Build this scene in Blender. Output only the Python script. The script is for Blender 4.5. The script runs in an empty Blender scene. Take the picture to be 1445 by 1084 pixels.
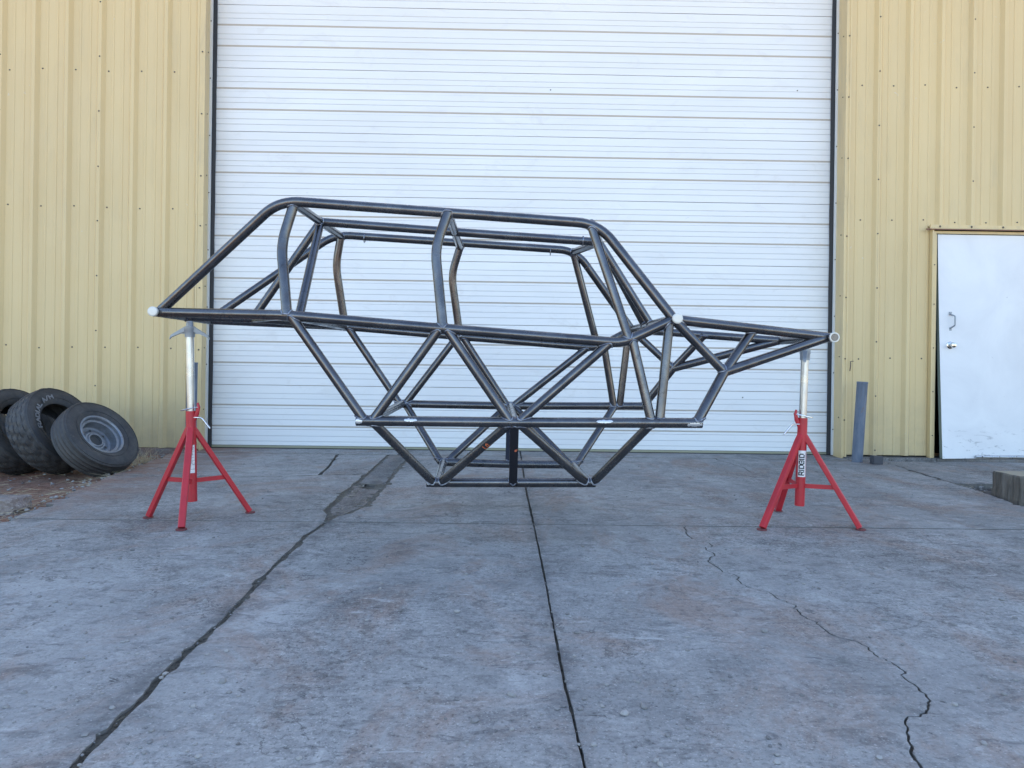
import bpy, bmesh, math, random
from mathutils import Vector, Matrix, noise
from mathutils.geometry import delaunay_2d_cdt
R = math.radians
random.seed(11)
S = bpy.context.scene
C = S.collection

# ------------------------------------------------------------------ camera
cd = bpy.data.cameras.new('camera')
cd.sensor_width = 36.0
cd.lens = 36.0 * 1000 / 1445
cd.shift_y = -22.0 / 1445
cd.shift_x = 0.0
cd.clip_start = 0.05
cd.clip_end = 3000
cam = bpy.data.objects.new('camera', cd)
C.objects.link(cam)
cam.matrix_world = (Matrix.Translation((0, 0, 0.78)) @ Matrix.Rotation(R(-0.74), 4, 'Z')
                    @ Matrix.Rotation(R(90), 4, 'X') @ Matrix.Rotation(R(0.78), 4, 'Z'))
S.camera = cam

# ------------------------------------------------------------------ world and sun
SUN_EL, SUN_ROT = R(40), R(8)
w = bpy.data.worlds.new('World')
S.world = w
w.use_nodes = True
nt = w.node_tree
sky = nt.nodes.new('ShaderNodeTexSky')
sky.sky_type = 'NISHITA'
sky.sun_disc = False
sky.sun_elevation = SUN_EL
sky.sun_rotation = SUN_ROT
sky.air_density = 1.0
sky.dust_density = 1.0
sky.ozone_density = 1.0
bg = nt.nodes['Background']
bg.inputs['Strength'].default_value = 0.125
nt.links.new(sky.outputs['Color'], bg.inputs['Color'])
sl = bpy.data.lights.new('sun', 'SUN')
sl.energy = 5.0
sl.angle = R(0.5)
sl.color = (1.0, 0.93, 0.82)
so = bpy.data.objects.new('sun', sl)
C.objects.link(so)
sd = Vector((math.sin(SUN_ROT) * math.cos(SUN_EL), math.cos(SUN_ROT) * math.cos(SUN_EL), math.sin(SUN_EL)))
so.rotation_euler = sd.to_track_quat('Z', 'Y').to_euler()
so.location = sd * 30
S.view_settings.view_transform = 'Standard'
S.view_settings.look = 'None'
S.view_settings.exposure = 2.13
S.view_settings.gamma = 1.0
S.view_settings.use_curve_mapping = False


# ------------------------------------------------------------------ material helpers
def mat(name, col, rough=0.6, metal=0.0, spec=0.5):
    m = bpy.data.materials.new(name)
    m.use_nodes = True
    b = m.node_tree.nodes['Principled BSDF']
    b.inputs['Base Color'].default_value = (*col, 1)
    b.inputs['Roughness'].default_value = rough
    b.inputs['Metallic'].default_value = metal
    b.inputs['Specular IOR Level'].default_value = spec
    return m


class NT:
    """small node builder around one principled material"""
    def __init__(self, m):
        self.t = m.node_tree
        self.b = self.t.nodes['Principled BSDF']
        self.co = self.t.nodes.new('ShaderNodeTexCoord')
        self.oi = None

    def link(self, a, b):
        self.t.links.new(a, b)

    def vec(self, scale=(1, 1, 1), world=False, rand=False):
        n = self.t.nodes.new('ShaderNodeMapping')
        n.inputs['Scale'].default_value = scale
        if world:
            g = self.t.nodes.new('ShaderNodeNewGeometry')
            self.link(g.outputs['Position'], n.inputs['Vector'])
        else:
            self.link(self.co.outputs['Object'], n.inputs['Vector'])
        if rand:
            oi = self.t.nodes.new('ShaderNodeObjectInfo')
            m = self.t.nodes.new('ShaderNodeMath')
            m.operation = 'MULTIPLY'
            m.inputs[1].default_value = 37.0
            self.link(oi.outputs['Random'], m.inputs[0])
            cmb = self.t.nodes.new('ShaderNodeCombineXYZ')
            for k in range(3):
                self.link(m.outputs[0], cmb.inputs[k])
            self.link(cmb.outputs[0], n.inputs['Location'])
        return n.outputs[0]

    def noise(self, scale, detail=6, rough=0.55, vec=None, dist=0.0):
        n = self.t.nodes.new('ShaderNodeTexNoise')
        n.inputs['Scale'].default_value = scale
        n.inputs['Detail'].default_value = detail
        n.inputs['Roughness'].default_value = rough
        n.inputs['Distortion'].default_value = dist
        if vec is not None:
            self.link(vec, n.inputs['Vector'])
        return n.outputs['Fac']

    def vor(self, scale, vec=None, feature='F1'):
        n = self.t.nodes.new('ShaderNodeTexVoronoi')
        n.feature = feature
        n.inputs['Scale'].default_value = scale
        if vec is not None:
            self.link(vec, n.inputs['Vector'])
        return n.outputs['Distance']

    def ramp(self, fac, stops):
        n = self.t.nodes.new('ShaderNodeValToRGB')
        e = n.color_ramp.elements
        while len(e) < len(stops):
            e.new(0.5)
        for k, (p, c) in enumerate(stops):
            e[k].position = p
            if not isinstance(c, tuple):
                c = (c, c, c)
            e[k].color = (*c, 1)
        self.link(fac, n.inputs['Fac'])
        return n.outputs['Color']

    def mix(self, a, b, fac, mode='MIX'):
        n = self.t.nodes.new('ShaderNodeMix')
        n.data_type = 'RGBA'
        n.blend_type = mode
        for s, v in ((n.inputs['Factor'], fac), (n.inputs['A'], a), (n.inputs['B'], b)):
            if isinstance(v, (int, float)):
                s.default_value = v if s.name == 'Factor' else (v, v, v, 1)
            elif isinstance(v, tuple):
                s.default_value = (*v, 1)
            else:
                self.link(v, s)
        return n.outputs['Result']

    def math(self, a, b, op='MULTIPLY'):
        n = self.t.nodes.new('ShaderNodeMath')
        n.operation = op
        for k, v in enumerate((a, b)):
            if isinstance(v, (int, float)):
                n.inputs[k].default_value = v
            else:
                self.link(v, n.inputs[k])
        return n.outputs[0]

    def xyz(self):
        n = self.t.nodes.new('ShaderNodeSeparateXYZ')
        g = self.t.nodes.new('ShaderNodeNewGeometry')
        self.link(g.outputs['Position'], n.inputs[0])
        return n.outputs

    def col(self, c):
        self.link(c, self.b.inputs['Base Color'])

    def rough(self, c):
        self.link(c, self.b.inputs['Roughness'])

    def bump(self, h, strength=0.3, dist=0.01, prev=None):
        n = self.t.nodes.new('ShaderNodeBump')
        n.inputs['Strength'].default_value = strength
        n.inputs['Distance'].default_value = dist
        self.link(h, n.inputs['Height'])
        if prev is not None:
            self.link(prev, n.inputs['Normal'])
        self.link(n.outputs[0], self.b.inputs['Normal'])
        return n.outputs[0]


# ------------------------------------------------------------------ materials
def concrete(name, base, dark, rust, rough_patch=False):
    m = mat(name, base, 0.85, 0, 0.3)
    n = NT(m)
    v = n.vec(world=True)
    vs = n.vec((2.4, 0.55, 1), world=True)
    big = n.ramp(n.noise(0.75, 5, 0.6, v, 0.6), [(0.3, 0.0), (0.7, 1.0)])
    c = n.mix(base, tuple(x * 0.60 for x in base), big)
    wx = n.math(n.noise(0.55, 7, 0.7, v, 0.6), n.math(n.xyz()[0], 0.07), 'ADD')
    c = n.mix(c, tuple(x * 0.58 for x in base), n.ramp(wx, [(0.50, 0.0), (0.68, 0.75)]))
    # long soft drag marks towards the door
    c = n.mix(c, tuple(min(1, x * 1.22) for x in base), n.ramp(n.noise(1.3, 4, 0.6, vs, 0.3), [(0.48, 0.0), (0.72, 0.55)]))
    # mid-size mottling, dirty blotches
    c = n.mix(c, dark, n.ramp(n.noise(1.7, 9, 0.75, v, 0.8), [(0.48, 0.0), (0.64, 0.46)]))
    c = n.mix(c, rust, n.ramp(n.noise(1.5, 9, 0.76, n.vec((1.3, 0.9, 1), world=True), 0.7), [(0.49, 0.0), (0.62, 0.66)]))
    c = n.mix(c, tuple(min(1, x * 1.35) for x in base), n.ramp(n.noise(4.5, 8, 0.78, v, 0.5), [(0.52, 0.0), (0.64, 0.34)]))
    c = n.mix(c, tuple(x * 0.8 for x in dark), n.ramp(n.noise(7.5, 7, 0.72, n.vec((0.8, 1.3, 1), world=True), 0.8), [(0.54, 0.0), (0.61, 0.46)]))
    vflat = n.vec((4.5, 14, 1), world=True)
    c = n.mix(c, dark, n.ramp(n.noise(1.5, 7, 0.7, vflat, 0.9), [(0.58, 0.0), (0.66, 0.75)]))
    # coarse grit, scaled and pitted skin
    worn = n.ramp(n.noise(0.95, 7, 0.7, v, 0.9), [(0.42, 0.12), (0.60, 1.0)])
    c = n.mix(c, 0.60, n.math(worn, n.ramp(n.noise(17, 10, 0.84, v, 0.2), [(0.42, 0.9), (0.52, 0.0)])), 'MULTIPLY')
    c = n.mix(c, (0.50, 0.48, 0.45), n.math(worn, n.ramp(n.noise(34, 8, 0.80, v, 0.2), [(0.55, 0.0), (0.66, 0.55)])))
    c = n.mix(c, 0.45, n.math(n.math(worn, 0.35, 'ADD'), n.ramp(n.noise(75, 5, 0.8, v), [(0.38, 0.85), (0.47, 0.0)])), 'MULTIPLY')
    c = n.mix(c, (0.58, 0.56, 0.53), n.math(n.math(worn, 0.2, 'ADD'), n.ramp(n.noise(95, 3, 0.7, n.vec((1, 1, 3), world=True)), [(0.60, 0.0), (0.68, 0.55)])))
    # isolated chips and dark crumbs
    c = n.mix(c, tuple(x * 0.45 for x in dark), n.ramp(n.noise(11, 5, 0.7, n.vec((1, 1.5, 1), world=True), 0.5), [(0.665, 0.0), (0.70, 0.85)]))
    c = n.mix(c, tuple(x * 1.35 for x in base), n.ramp(n.noise(8, 6, 0.7, n.vec((0.7, 1.6, 1), world=True), 0.5), [(0.62, 0.0), (0.70, 0.6)]))
    # red dust blown over the slab from the dirt on the left
    xx, yy = n.xyz()[0], n.xyz()[1]
    dm = n.math(n.ramp(n.math(n.math(xx, -1.0), 1.9, 'SUBTRACT'), [(0.0, 0.0), (0.75, 1.0)]), n.ramp(n.math(yy, 3.3, 'SUBTRACT'), [(0.2, 0.0), (0.9, 1.0)]))
    dm = n.math(dm, n.ramp(n.noise(3.2, 8, 0.75, n.vec((0.7, 1.6, 1), world=True), 0.7), [(0.36, 0.0), (0.56, 0.95)]))
    c = n.mix(c, (0.255, 0.150, 0.110), dm)
    # soil worked into the slab beside the two long joints
    xj = n.xyz()[0]
    for x0_, wd_ in ((0.168, 0.055), (-0.855, 0.075)):
        dj = n.math(n.math(xj, x0_, 'SUBTRACT'), 0.0, 'ADD')
        ab = n.t.nodes.new('ShaderNodeMath'); ab.operation = 'ABSOLUTE'
        n.link(dj, ab.inputs[0])
        mk = n.math(n.ramp(n.math(ab.outputs[0], 1.0 / wd_), [(0.0, 1.0), (1.0, 0.0)]), n.ramp(n.noise(6, 7, 0.75, v, 0.5), [(0.42, 0.0), (0.60, 0.9)]))
        c = n.mix(c, tuple(x * 0.75 for x in dark), mk)
    # hairline map cracks in drifts
    hn = n.noise(0.9, 10, 0.62, n.vec((1, 1, 1), world=True), 0.3)
    hair = n.math(n.ramp(hn, [(0.4975, 0.0), (0.500, 1.0), (0.5025, 0.0)]), n.ramp(n.noise(1.1, 4, 0.6, n.vec((1, 1, 1), world=True), 1.5), [(0.52, 0.0), (0.60, 0.8)]))
    c = n.mix(c, tuple(x * 0.4 for x in dark), hair)
    # fine pits and grains
    fine = n.noise(55, 4, 0.7, v)
    c = n.mix(c, 0.45, n.ramp(fine, [(0.25, 0.30), (0.55, 0.0)]), 'MULTIPLY')
    grain = n.vor(75, v)
    c = n.mix(c, (0.62, 0.60, 0.57), n.ramp(grain, [(0.0, 0.55), (0.20, 0.0)]))
    pits = n.ramp(n.noise(17, 5, 0.75, v, 0.4), [(0.63, 0.0), (0.72, 0.8)])
    c = n.mix(c, tuple(x * 0.6 for x in dark), pits)
    # scrape lines, pale
    c = n.mix(c, (0.5, 0.5, 0.49), n.ramp(n.noise(2.4, 3, 0.5, n.vec((1.2, 9, 1), world=True), 2.0), [(0.70, 0.0), (0.74, 0.35)]))
    n.col(c)
    n.rough(n.ramp(fine, [(0.3, 0.95), (0.7, 0.68)]))
    b = n.bump(n.noise(2.0, 4, 0.6, v, 0.5), 0.35, 0.03)
    b = n.bump(n.noise(14, 8, 0.72, v, 0.5), 0.8 if rough_patch else 0.5, 0.03 if rough_patch else 0.010, b)
    b = n.bump(pits, 0.5, -0.006, b)
    n.bump(fine, 0.8, 0.006, b)
    return m


M_conc = concrete('weathered_concrete', (0.400, 0.388, 0.370), (0.150, 0.143, 0.142), (0.275, 0.190, 0.148))
M_conc2 = concrete('darker_patch_concrete', (0.29, 0.28, 0.27), (0.14, 0.135, 0.13), (0.24, 0.18, 0.14), True)
M_patch = concrete('crumbled_infill', (0.33, 0.30, 0.275), (0.19, 0.165, 0.15), (0.29, 0.21, 0.16), True)


def dirt(name, a, b2, sc=6):
    m = mat(name, a, 0.95, 0, 0.2)
    n = NT(m)
    v = n.vec(world=True)
    c = n.mix(a, b2, n.ramp(n.noise(sc * 0.4, 7, 0.65, v, 0.8), [(0.35, 0), (0.65, 1)]))
    c = n.mix(c, tuple(x * 0.45 for x in a), n.ramp(n.noise(sc * 5, 6, 0.7, v), [(0.5, 0), (0.62, 0.8)]))
    c = n.mix(c, (0.36, 0.32, 0.27), n.ramp(n.vor(sc * 9, v), [(0.0, 0.6), (0.16, 0.0)]))
    n.col(c)
    bb = n.bump(n.noise(sc * 2, 8, 0.7, v), 0.8, 0.03)
    n.bump(n.noise(sc * 16, 5, 0.7, v), 0.7, 0.006, bb)
    return m


M_ground = dirt('pale_brown_earth', (0.38, 0.30, 0.22), (0.32, 0.25, 0.18), 1.5)
M_reddirt = dirt('reddish_dirt', (0.300, 0.150, 0.100), (0.270, 0.185, 0.140))
M_gravel = dirt('grey_gravelly_soil', (0.085, 0.074, 0.070), (0.14, 0.12, 0.112))
M_joint = dirt('dirt_in_the_joints', (0.22, 0.20, 0.165), (0.29, 0.265, 0.22), 14)
M_stone = mat('small_stones', (0.36, 0.34, 0.33), 0.85)
n = NT(M_stone)
n.col(n.mix((0.16, 0.15, 0.145), (0.34, 0.32, 0.30), n.ramp(n.noise(9, 3, 0.5, n.vec(world=True)), [(0.35, 0), (0.65, 1)])))
M_side = mat('dark_slab_edge', (0.17, 0.155, 0.135), 0.9)  # slab sides darker than the top, so joints read as dark lines
M_straw = mat('dry_straw', (0.46, 0.38, 0.24), 0.8)

# beige wall paint
M_wall = mat('beige_painted_steel', (0.60, 0.50, 0.27), 0.42, 0, 0.45)
n = NT(M_wall)
v = n.vec(world=True)
c = n.mix((0.680, 0.518, 0.265), (0.610, 0.465, 0.240), n.ramp(n.noise(1.1, 5, 0.6, n.vec((1, 1, 0.35), world=True)), [(0.35, 0), (0.7, 1)]))
c = n.mix(c, (0.36, 0.31, 0.21), n.ramp(n.noise(3, 5, 0.6, n.vec((3, 3, 0.6), world=True), 0.4), [(0.56, 0), (0.80, 0.22)]))
z = n.xyz()[2]
low = n.math(n.ramp(z, [(0.0, 1.0), (0.75, 0.0)]), n.ramp(n.noise(6, 6, 0.7, v), [(0.3, 0.15), (0.7, 0.9)]))
c = n.mix(c, (0.27, 0.235, 0.175), n.math(low, 0.55))
scr = n.ramp(n.noise(7, 3, 0.6, n.vec((1, 1, 0.8), world=True), 2.5), [(0.735, 0), (0.76, 0.5)])
c = n.mix(c, (0.62, 0.60, 0.54), scr)
n.col(c)
n.rough(n.ramp(n.noise(3, 5, 0.6, v), [(0.3, 0.36), (0.7, 0.52)]))
n.bump(n.noise(1.6, 3, 0.5, n.vec((1, 1, 0.5), world=True)), 0.4, 0.02)

M_trim = mat('beige_trim', (0.57, 0.48, 0.28), 0.42, 0, 0.45)
n = NT(M_trim)
n.col(n.mix((0.660, 0.505, 0.262), (0.51, 0.405, 0.24), n.ramp(n.noise(3, 7, 0.7, n.vec((4, 4, 0.8), world=True)), [(0.45, 0), (0.75, 0.8)])))
M_rusttrim = mat('rusty_drip_edge', (0.24, 0.12, 0.08), 0.7)

# white door paint
M_door = mat('white_door_paint', (0.80, 0.80, 0.79), 0.38, 0, 0.5)
n = NT(M_door)
v = n.vec(world=True)
c = n.mix((0.80, 0.80, 0.79), (0.72, 0.72, 0.715), n.ramp(n.noise(1.2, 6, 0.6, n.vec((0.5, 1, 1.6), world=True), 0.5), [(0.35, 0), (0.75, 0.9)]))
c = n.mix(c, (0.60, 0.575, 0.54), n.ramp(n.noise(2.6, 7, 0.72, n.vec((1.0, 1, 2.5), world=True), 0.8), [(0.56, 0), (0.74, 0.45)]))
c = n.mix(c, (0.28, 0.27, 0.26), n.ramp(n.noise(9, 3, 0.6, n.vec((1, 1, 1.6), world=True), 1.0), [(0.765, 0), (0.785, 0.6)]))
n.col(c)
n.rough(n.ramp(n.noise(4, 5, 0.6, v), [(0.3, 0.30), (0.7, 0.46)]))
n.bump(n.noise(0.9, 3, 0.5, n.vec((0.5, 1, 2.0), world=True)), 0.10, 0.02)
M_groove = mat('beige_groove', (0.50, 0.45, 0.395), 0.6)
M_pin = mat('faint_pressed_line', (0.60, 0.595, 0.595), 0.5)
M_gap = mat('dark_joint', (0.36, 0.33, 0.33), 0.8)

M_leaf = mat('scuffed_white_leaf', (0.80, 0.80, 0.80), 0.40)
n = NT(M_leaf)
v = n.vec(world=True)
z = n.xyz()[2]
c = n.mix((0.77, 0.77, 0.77), (0.67, 0.67, 0.68), n.ramp(n.noise(1.7, 6, 0.6, v, 0.8), [(0.4, 0), (0.75, 1)]))
lowm = n.ramp(z, [(0.02, 1.0), (0.34, 0.0)])
sc = n.ramp(n.noise(5.5, 7, 0.75, n.vec((0.9, 1, 2.6), world=True), 1.6), [(0.575, 0), (0.62, 1)])
c = n.mix(c, (0.13, 0.13, 0.14), n.math(n.math(sc, lowm), 0.85))
c = n.mix(c, (0.35, 0.35, 0.37), n.ramp(n.noise(9, 4, 0.6, n.vec((1, 1, 1.5), world=True), 1.2), [(0.72, 0), (0.75, 0.7)]))
n.col(c)

M_rubber = mat('black_rubber', (0.018, 0.018, 0.02), 0.6)
M_galv = mat('galvanised_steel', (0.62, 0.64, 0.66), 0.32, 1.0)
n = NT(M_galv)
n.col(n.mix((0.36, 0.38, 0.41), (0.56, 0.57, 0.58), n.ramp(n.noise(28, 4, 0.6, n.vec((1, 1, 0.6))), [(0.3, 0.2), (0.7, 0.8)])))
n.rough(n.ramp(n.noise(7, 3, 0.6, n.vec((1, 1, 2))), [(0.3, 0.24), (0.7, 0.34)]))
M_strip = mat('pale_zinc_strip', (0.72, 0.74, 0.76), 0.35, 0.25)
M_cast = mat('grey_cast_head', (0.30, 0.33, 0.36), 0.5, 0.5)
M_chrome = mat('zinc_rod', (0.70, 0.71, 0.73), 0.25, 1.0)
M_brass = mat('satin_knob', (0.66, 0.64, 0.60), 0.22, 1.0)
M_screw = mat('screw_heads', (0.10, 0.085, 0.075), 0.55, 0.4)

# bare mill steel
M_steel = mat('bare_steel_tube', (0.18, 0.18, 0.19), 0.32, 0.9)
n = NT(M_steel)
v = n.vec(world=True)
c = n.mix((0.090, 0.092, 0.102), (0.160, 0.157, 0.160), n.ramp(n.noise(6, 6, 0.65, v, 0.6), [(0.35, 0), (0.7, 1)]))
c = n.mix(c, (0.125, 0.100, 0.085), n.ramp(n.noise(11, 7, 0.72, v, 0.6), [(0.50, 0), (0.70, 0.55)]))
c = n.mix(c, (0.40, 0.40, 0.41), n.ramp(n.noise(30, 5, 0.75, v, 0.6), [(0.66, 0), (0.74, 0.45)]))
c = n.mix(c, (0.035, 0.035, 0.04), n.ramp(n.noise(15, 6, 0.7, v, 0.3), [(0.60, 0), (0.70, 0.6)]))
n.col(c)
n.rough(n.ramp(n.noise(9, 7, 0.7, v), [(0.3, 0.16), (0.7, 0.34)]))
n.bump(n.noise(60, 5, 0.6, v), 0.10, 0.002)
M_sq = mat('dark_square_tube', (0.05, 0.05, 0.06), 0.42, 0.8)
M_weld = mat('weld_bead', (0.34, 0.37, 0.42), 0.36, 0.95)
n = NT(M_weld)
n.col(n.mix((0.13, 0.14, 0.18), (0.36, 0.37, 0.40), n.ramp(n.noise(45, 3, 0.6, n.vec(world=True)), [(0.4, 0), (0.6, 1)])))
M_bright = mat('ground_bright_steel', (0.62, 0.62, 0.62), 0.40, 0.75)
M_cut = mat('pale_cut_end', (0.68, 0.66, 0.60), 0.5, 0.25)
M_hole = mat('bore_shade', (0.05, 0.05, 0.05), 0.8)  # flat dark discs paint the shade inside holes and bores
M_orange = mat('orange_marker', (0.55, 0.13, 0.05), 0.7)

M_red = mat('red_paint', (0.47, 0.025, 0.035), 0.42)
n = NT(M_red)
v = n.vec(world=True)
c = n.mix((0.54, 0.022, 0.034), (0.40, 0.018, 0.028), n.ramp(n.noise(9, 5, 0.6, v), [(0.3, 0), (0.7, 1)]))
c = n.mix(c, (0.10, 0.035, 0.03), n.ramp(n.noise(38, 6, 0.7, v, 0.4), [(0.66, 0), (0.72, 0.8)]))
n.col(c)
n.bump(n.noise(50, 4, 0.6, v), 0.08, 0.002)
M_redfoot = mat('rusty_red_foot', (0.16, 0.04, 0.04), 0.65)
M_label = mat('white_sticker', (0.80, 0.79, 0.78), 0.45)
M_ink = mat('black_ink', (0.02, 0.02, 0.025), 0.5)
M_inkred = mat('dark_red_ink', (0.30, 0.03, 0.05), 0.5)
M_inkgrey = mat('grey_ink', (0.22, 0.22, 0.25), 0.6)

M_tyre = mat('dusty_tyre_rubber', (0.030, 0.030, 0.032), 0.62)
n = NT(M_tyre)
v = n.vec(rand=True)
c = n.mix((0.026, 0.026, 0.029), (0.072, 0.068, 0.065), n.ramp(n.noise(6, 7, 0.7, v, 0.5), [(0.38, 0), (0.7, 1)]))
c = n.mix(c, (0.12, 0.105, 0.09), n.ramp(n.noise(26, 5, 0.7, v), [(0.58, 0), (0.72, 0.5)]))
n.col(c)
n.bump(n.noise(70, 4, 0.6, v), 0.35, 0.003)
M_rim = mat('grey_steel_rim', (0.42, 0.44, 0.46), 0.38, 0.6)
n = NT(M_rim)
n.col(n.mix((0.24, 0.26, 0.29), (0.14, 0.137, 0.137), n.ramp(n.noise(11, 6, 0.7, n.vec()), [(0.45, 0), (0.72, 0.9)])))
M_white = mat('white_lettering', (0.21, 0.21, 0.215), 0.6)

M_bollard = mat('weathered_blue_pipe', (0.17, 0.20, 0.25), 0.6)
n = NT(M_bollard)
c = n.mix((0.085, 0.115, 0.165), (0.17, 0.19, 0.23), n.ramp(n.noise(6, 6, 0.7, n.vec((2, 2, 0.6))), [(0.35, 0), (0.65, 1)]))
c = n.mix(c, (0.18, 0.11, 0.08), n.ramp(n.noise(14, 6, 0.7, n.vec((1, 1, 0.5))), [(0.60, 0), (0.70, 0.8)]))
n.col(c)
M_box = mat('dull_dark_metal', (0.055, 0.055, 0.065), 0.6)
M_wood = mat('grey_timber', (0.22, 0.17, 0.12), 0.85)
n = NT(M_wood)
v = n.vec((9, 9, 1.0))
c = n.mix((0.185, 0.160, 0.132), (0.075, 0.064, 0.053), n.ramp(n.noise(3.0, 8, 0.7, v, 0.4), [(0.4, 0), (0.62, 1)]))
c = n.mix(c, (0.33, 0.31, 0.28), n.ramp(n.noise(2, 4, 0.6, n.vec((3, 3, 0.6))), [(0.5, 0), (0.7, 0.7)]))
n.col(c)
n.bump(n.noise(3.0, 8, 0.7, v, 0.4), 0.9, 0.03)
M_endgrain = mat('sawn_end_grain', (0.33, 0.28, 0.20), 0.85)
M_edge = mat('greenish_door_edge', (0.20, 0.24, 0.21), 0.6)
M_roof = mat('pale_roof_steel', (0.55, 0.55, 0.53), 0.45, 0.3)
M_inside = mat('interior_shade', (0.06, 0.055, 0.05), 0.9)


# ------------------------------------------------------------------ mesh helpers
class MB:
    def __init__(self):
        self.v, self.f, self.mi = [], [], []

    def add(self, vs, fs, mi=0):
        o = len(self.v)
        self.v += [tuple(p) for p in vs]
        for f in fs:
            self.f.append(tuple(i + o for i in f))
            self.mi.append(mi)

    def box(self, c, s, mi=0, M=None):
        x, y, z = (k / 2 for k in s)
        vs = [Vector((sx * x, sy * y, sz * z)) for sz in (-1, 1) for sy in (-1, 1) for sx in (-1, 1)]
        if M is not None:
            vs = [M @ p for p in vs]
        vs = [p + Vector(c) for p in vs]
        self.add(vs, [(0, 2, 3, 1), (4, 5, 7, 6), (0, 1, 5, 4), (2, 6, 7, 3), (0, 4, 6, 2), (1, 3, 7, 5)], mi)

    def sweep(self, pts, r, seg=20, cap=True, mi=0, wob=None, square=False, closed=False):
        pts = [Vector(p) for p in pts]
        n_ = len(pts)
        T = []
        for i in range(n_):
            if closed:
                t = pts[(i + 1) % n_] - pts[i - 1]
            else:
                t = pts[min(i + 1, n_ - 1)] - pts[max(i - 1, 0)]
            T.append(t.normalized())
        up = Vector((0, 0, 1)) if abs(T[0].z) < 0.9 else Vector((0, 1, 0))
        e = T[0].cross(up).normalized()
        base = len(self.v)
        for i in range(n_):
            e = (e - T[i] * e.dot(T[i])).normalized()
            g = T[i].cross(e)
            rr = r[i] if isinstance(r, (list, tuple)) else r
            for k in range(seg):
                if square:
                    a = math.pi / 4 + k * math.pi / 2
                    q = rr * 1.41421
                else:
                    a = 2 * math.pi * k / seg
                    q = rr * (1 + (wob(i, k) if wob else 0))
                self.v.append(tuple(pts[i] + (e * math.cos(a) + g * math.sin(a)) * q))
        m = n_ if closed else n_ - 1
        for i in range(m):
            j = (i + 1) % n_
            for k in range(seg):
                a, b = base + i * seg + k, base + i * seg + (k + 1) % seg
                c_, d = base + j * seg + (k + 1) % seg, base + j * seg + k
                self.f.append((a, b, c_, d))
                self.mi.append(mi)
        if cap and not closed:
            self.f.append(tuple(base + k for k in reversed(range(seg))))
            self.mi.append(mi)
            self.f.append(tuple(base + (n_ - 1) * seg + k for k in range(seg)))
            self.mi.append(mi)

    def lathe(self, prof, seg, M, mi=0, closed=False, mod=None):
        """prof: (axial, radius) list spun round local Z"""
        base = len(self.v)
        for k in range(seg):
            a = 2 * math.pi * k / seg
            for j, (z_, r_) in enumerate(prof):
                if mod:
                    r_ = r_ + mod(j, k)
                self.v.append(tuple(M @ Vector((r_ * math.cos(a), r_ * math.sin(a), z_))))
        m = len(prof)
        for k in range(seg):
            k2 = (k + 1) % seg
            for j in range(m if closed else m - 1):
                j2 = (j + 1) % m
                self.f.append((base + k * m + j, base + k2 * m + j, base + k2 * m + j2, base + k * m + j2))
                self.mi.append(mi)

    def build(self, name, mats, parent=None, smooth=False, angle=None):
        me = bpy.data.meshes.new(name)
        me.from_pydata(self.v, [], self.f)
        if not isinstance(mats, (list, tuple)):
            mats = [mats]
        for m in mats:
            me.materials.append(m)
        me.polygons.foreach_set('material_index', self.mi)
        bm = bmesh.new()
        bm.from_mesh(me)
        bmesh.ops.recalc_face_normals(bm, faces=bm.faces)
        if smooth:
            for f in bm.faces:
                f.smooth = True
            for e in bm.edges:
                if len(e.link_faces) == 2 and e.calc_face_angle(0) > R(angle or 40):
                    e.smooth = False
        bm.to_mesh(me)
        bm.free()
        o = bpy.data.objects.new(name, me)
        C.objects.link(o)
        if parent is not None:
            o.parent = parent
            o.matrix_parent_inverse = parent.matrix_basis.inverted()
        return o


def thing(name, label, cat, loc, group=None):
    o = bpy.data.objects.new(name, None)
    o.empty_display_size = 0.1
    C.objects.link(o)
    o.location = loc
    o['label'] = label
    o['category'] = cat
    if group:
        o['group'] = group
    bpy.context.view_layer.update()
    return o


def tag(o, label, cat, group=None):
    o['label'] = label
    o['category'] = cat
    if group:
        o['group'] = group
    return o


def fillet(pts, rads, n_=9):
    """round the inner corners of a polyline; rads = distance cut back along each leg"""
    pts = [Vector(p) for p in pts]
    out = [pts[0]]
    for i in range(1, len(pts) - 1):
        d = rads[i - 1]
        if d <= 0:
            out.append(pts[i])
            continue
        a = pts[i] + (pts[i - 1] - pts[i]).normalized() * d
        b = pts[i] + (pts[i + 1] - pts[i]).normalized() * d
        for k in range(n_ + 1):
            t = k / n_
            out.append(a * (1 - t) ** 2 + pts[i] * 2 * t * (1 - t) + b * t ** 2)
    out.append(pts[-1])
    return out


def grid_sheet(name, x0, x1, y0, y1, nx, ny, zf, m, keep=None, smooth=True):
    b = MB()
    vs = [(x0 + (x1 - x0) * i / nx, y0 + (y1 - y0) * j / ny, 0) for j in range(ny + 1) for i in range(nx + 1)]
    vs = [(x, y, zf(x, y)) for x, y, _ in vs]
    fs = []
    for j in range(ny):
        for i in range(nx):
            a = j * (nx + 1) + i
            if keep is None or keep(vs[a][0], vs[a][1]):
                fs.append((a, a + 1, a + nx + 2, a + nx + 1))
    b.add(vs, fs)
    return b.build(name, m, smooth=smooth)


# ================================================================== SETTING
g = MB()
g.add([(-600, -600, -0.075), (600, -600, -0.075), (600, 600, -0.075), (-600, 600, -0.075)], [(0, 1, 2, 3)])
g.build('ground', M_ground)['kind'] = 'structure'


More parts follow.
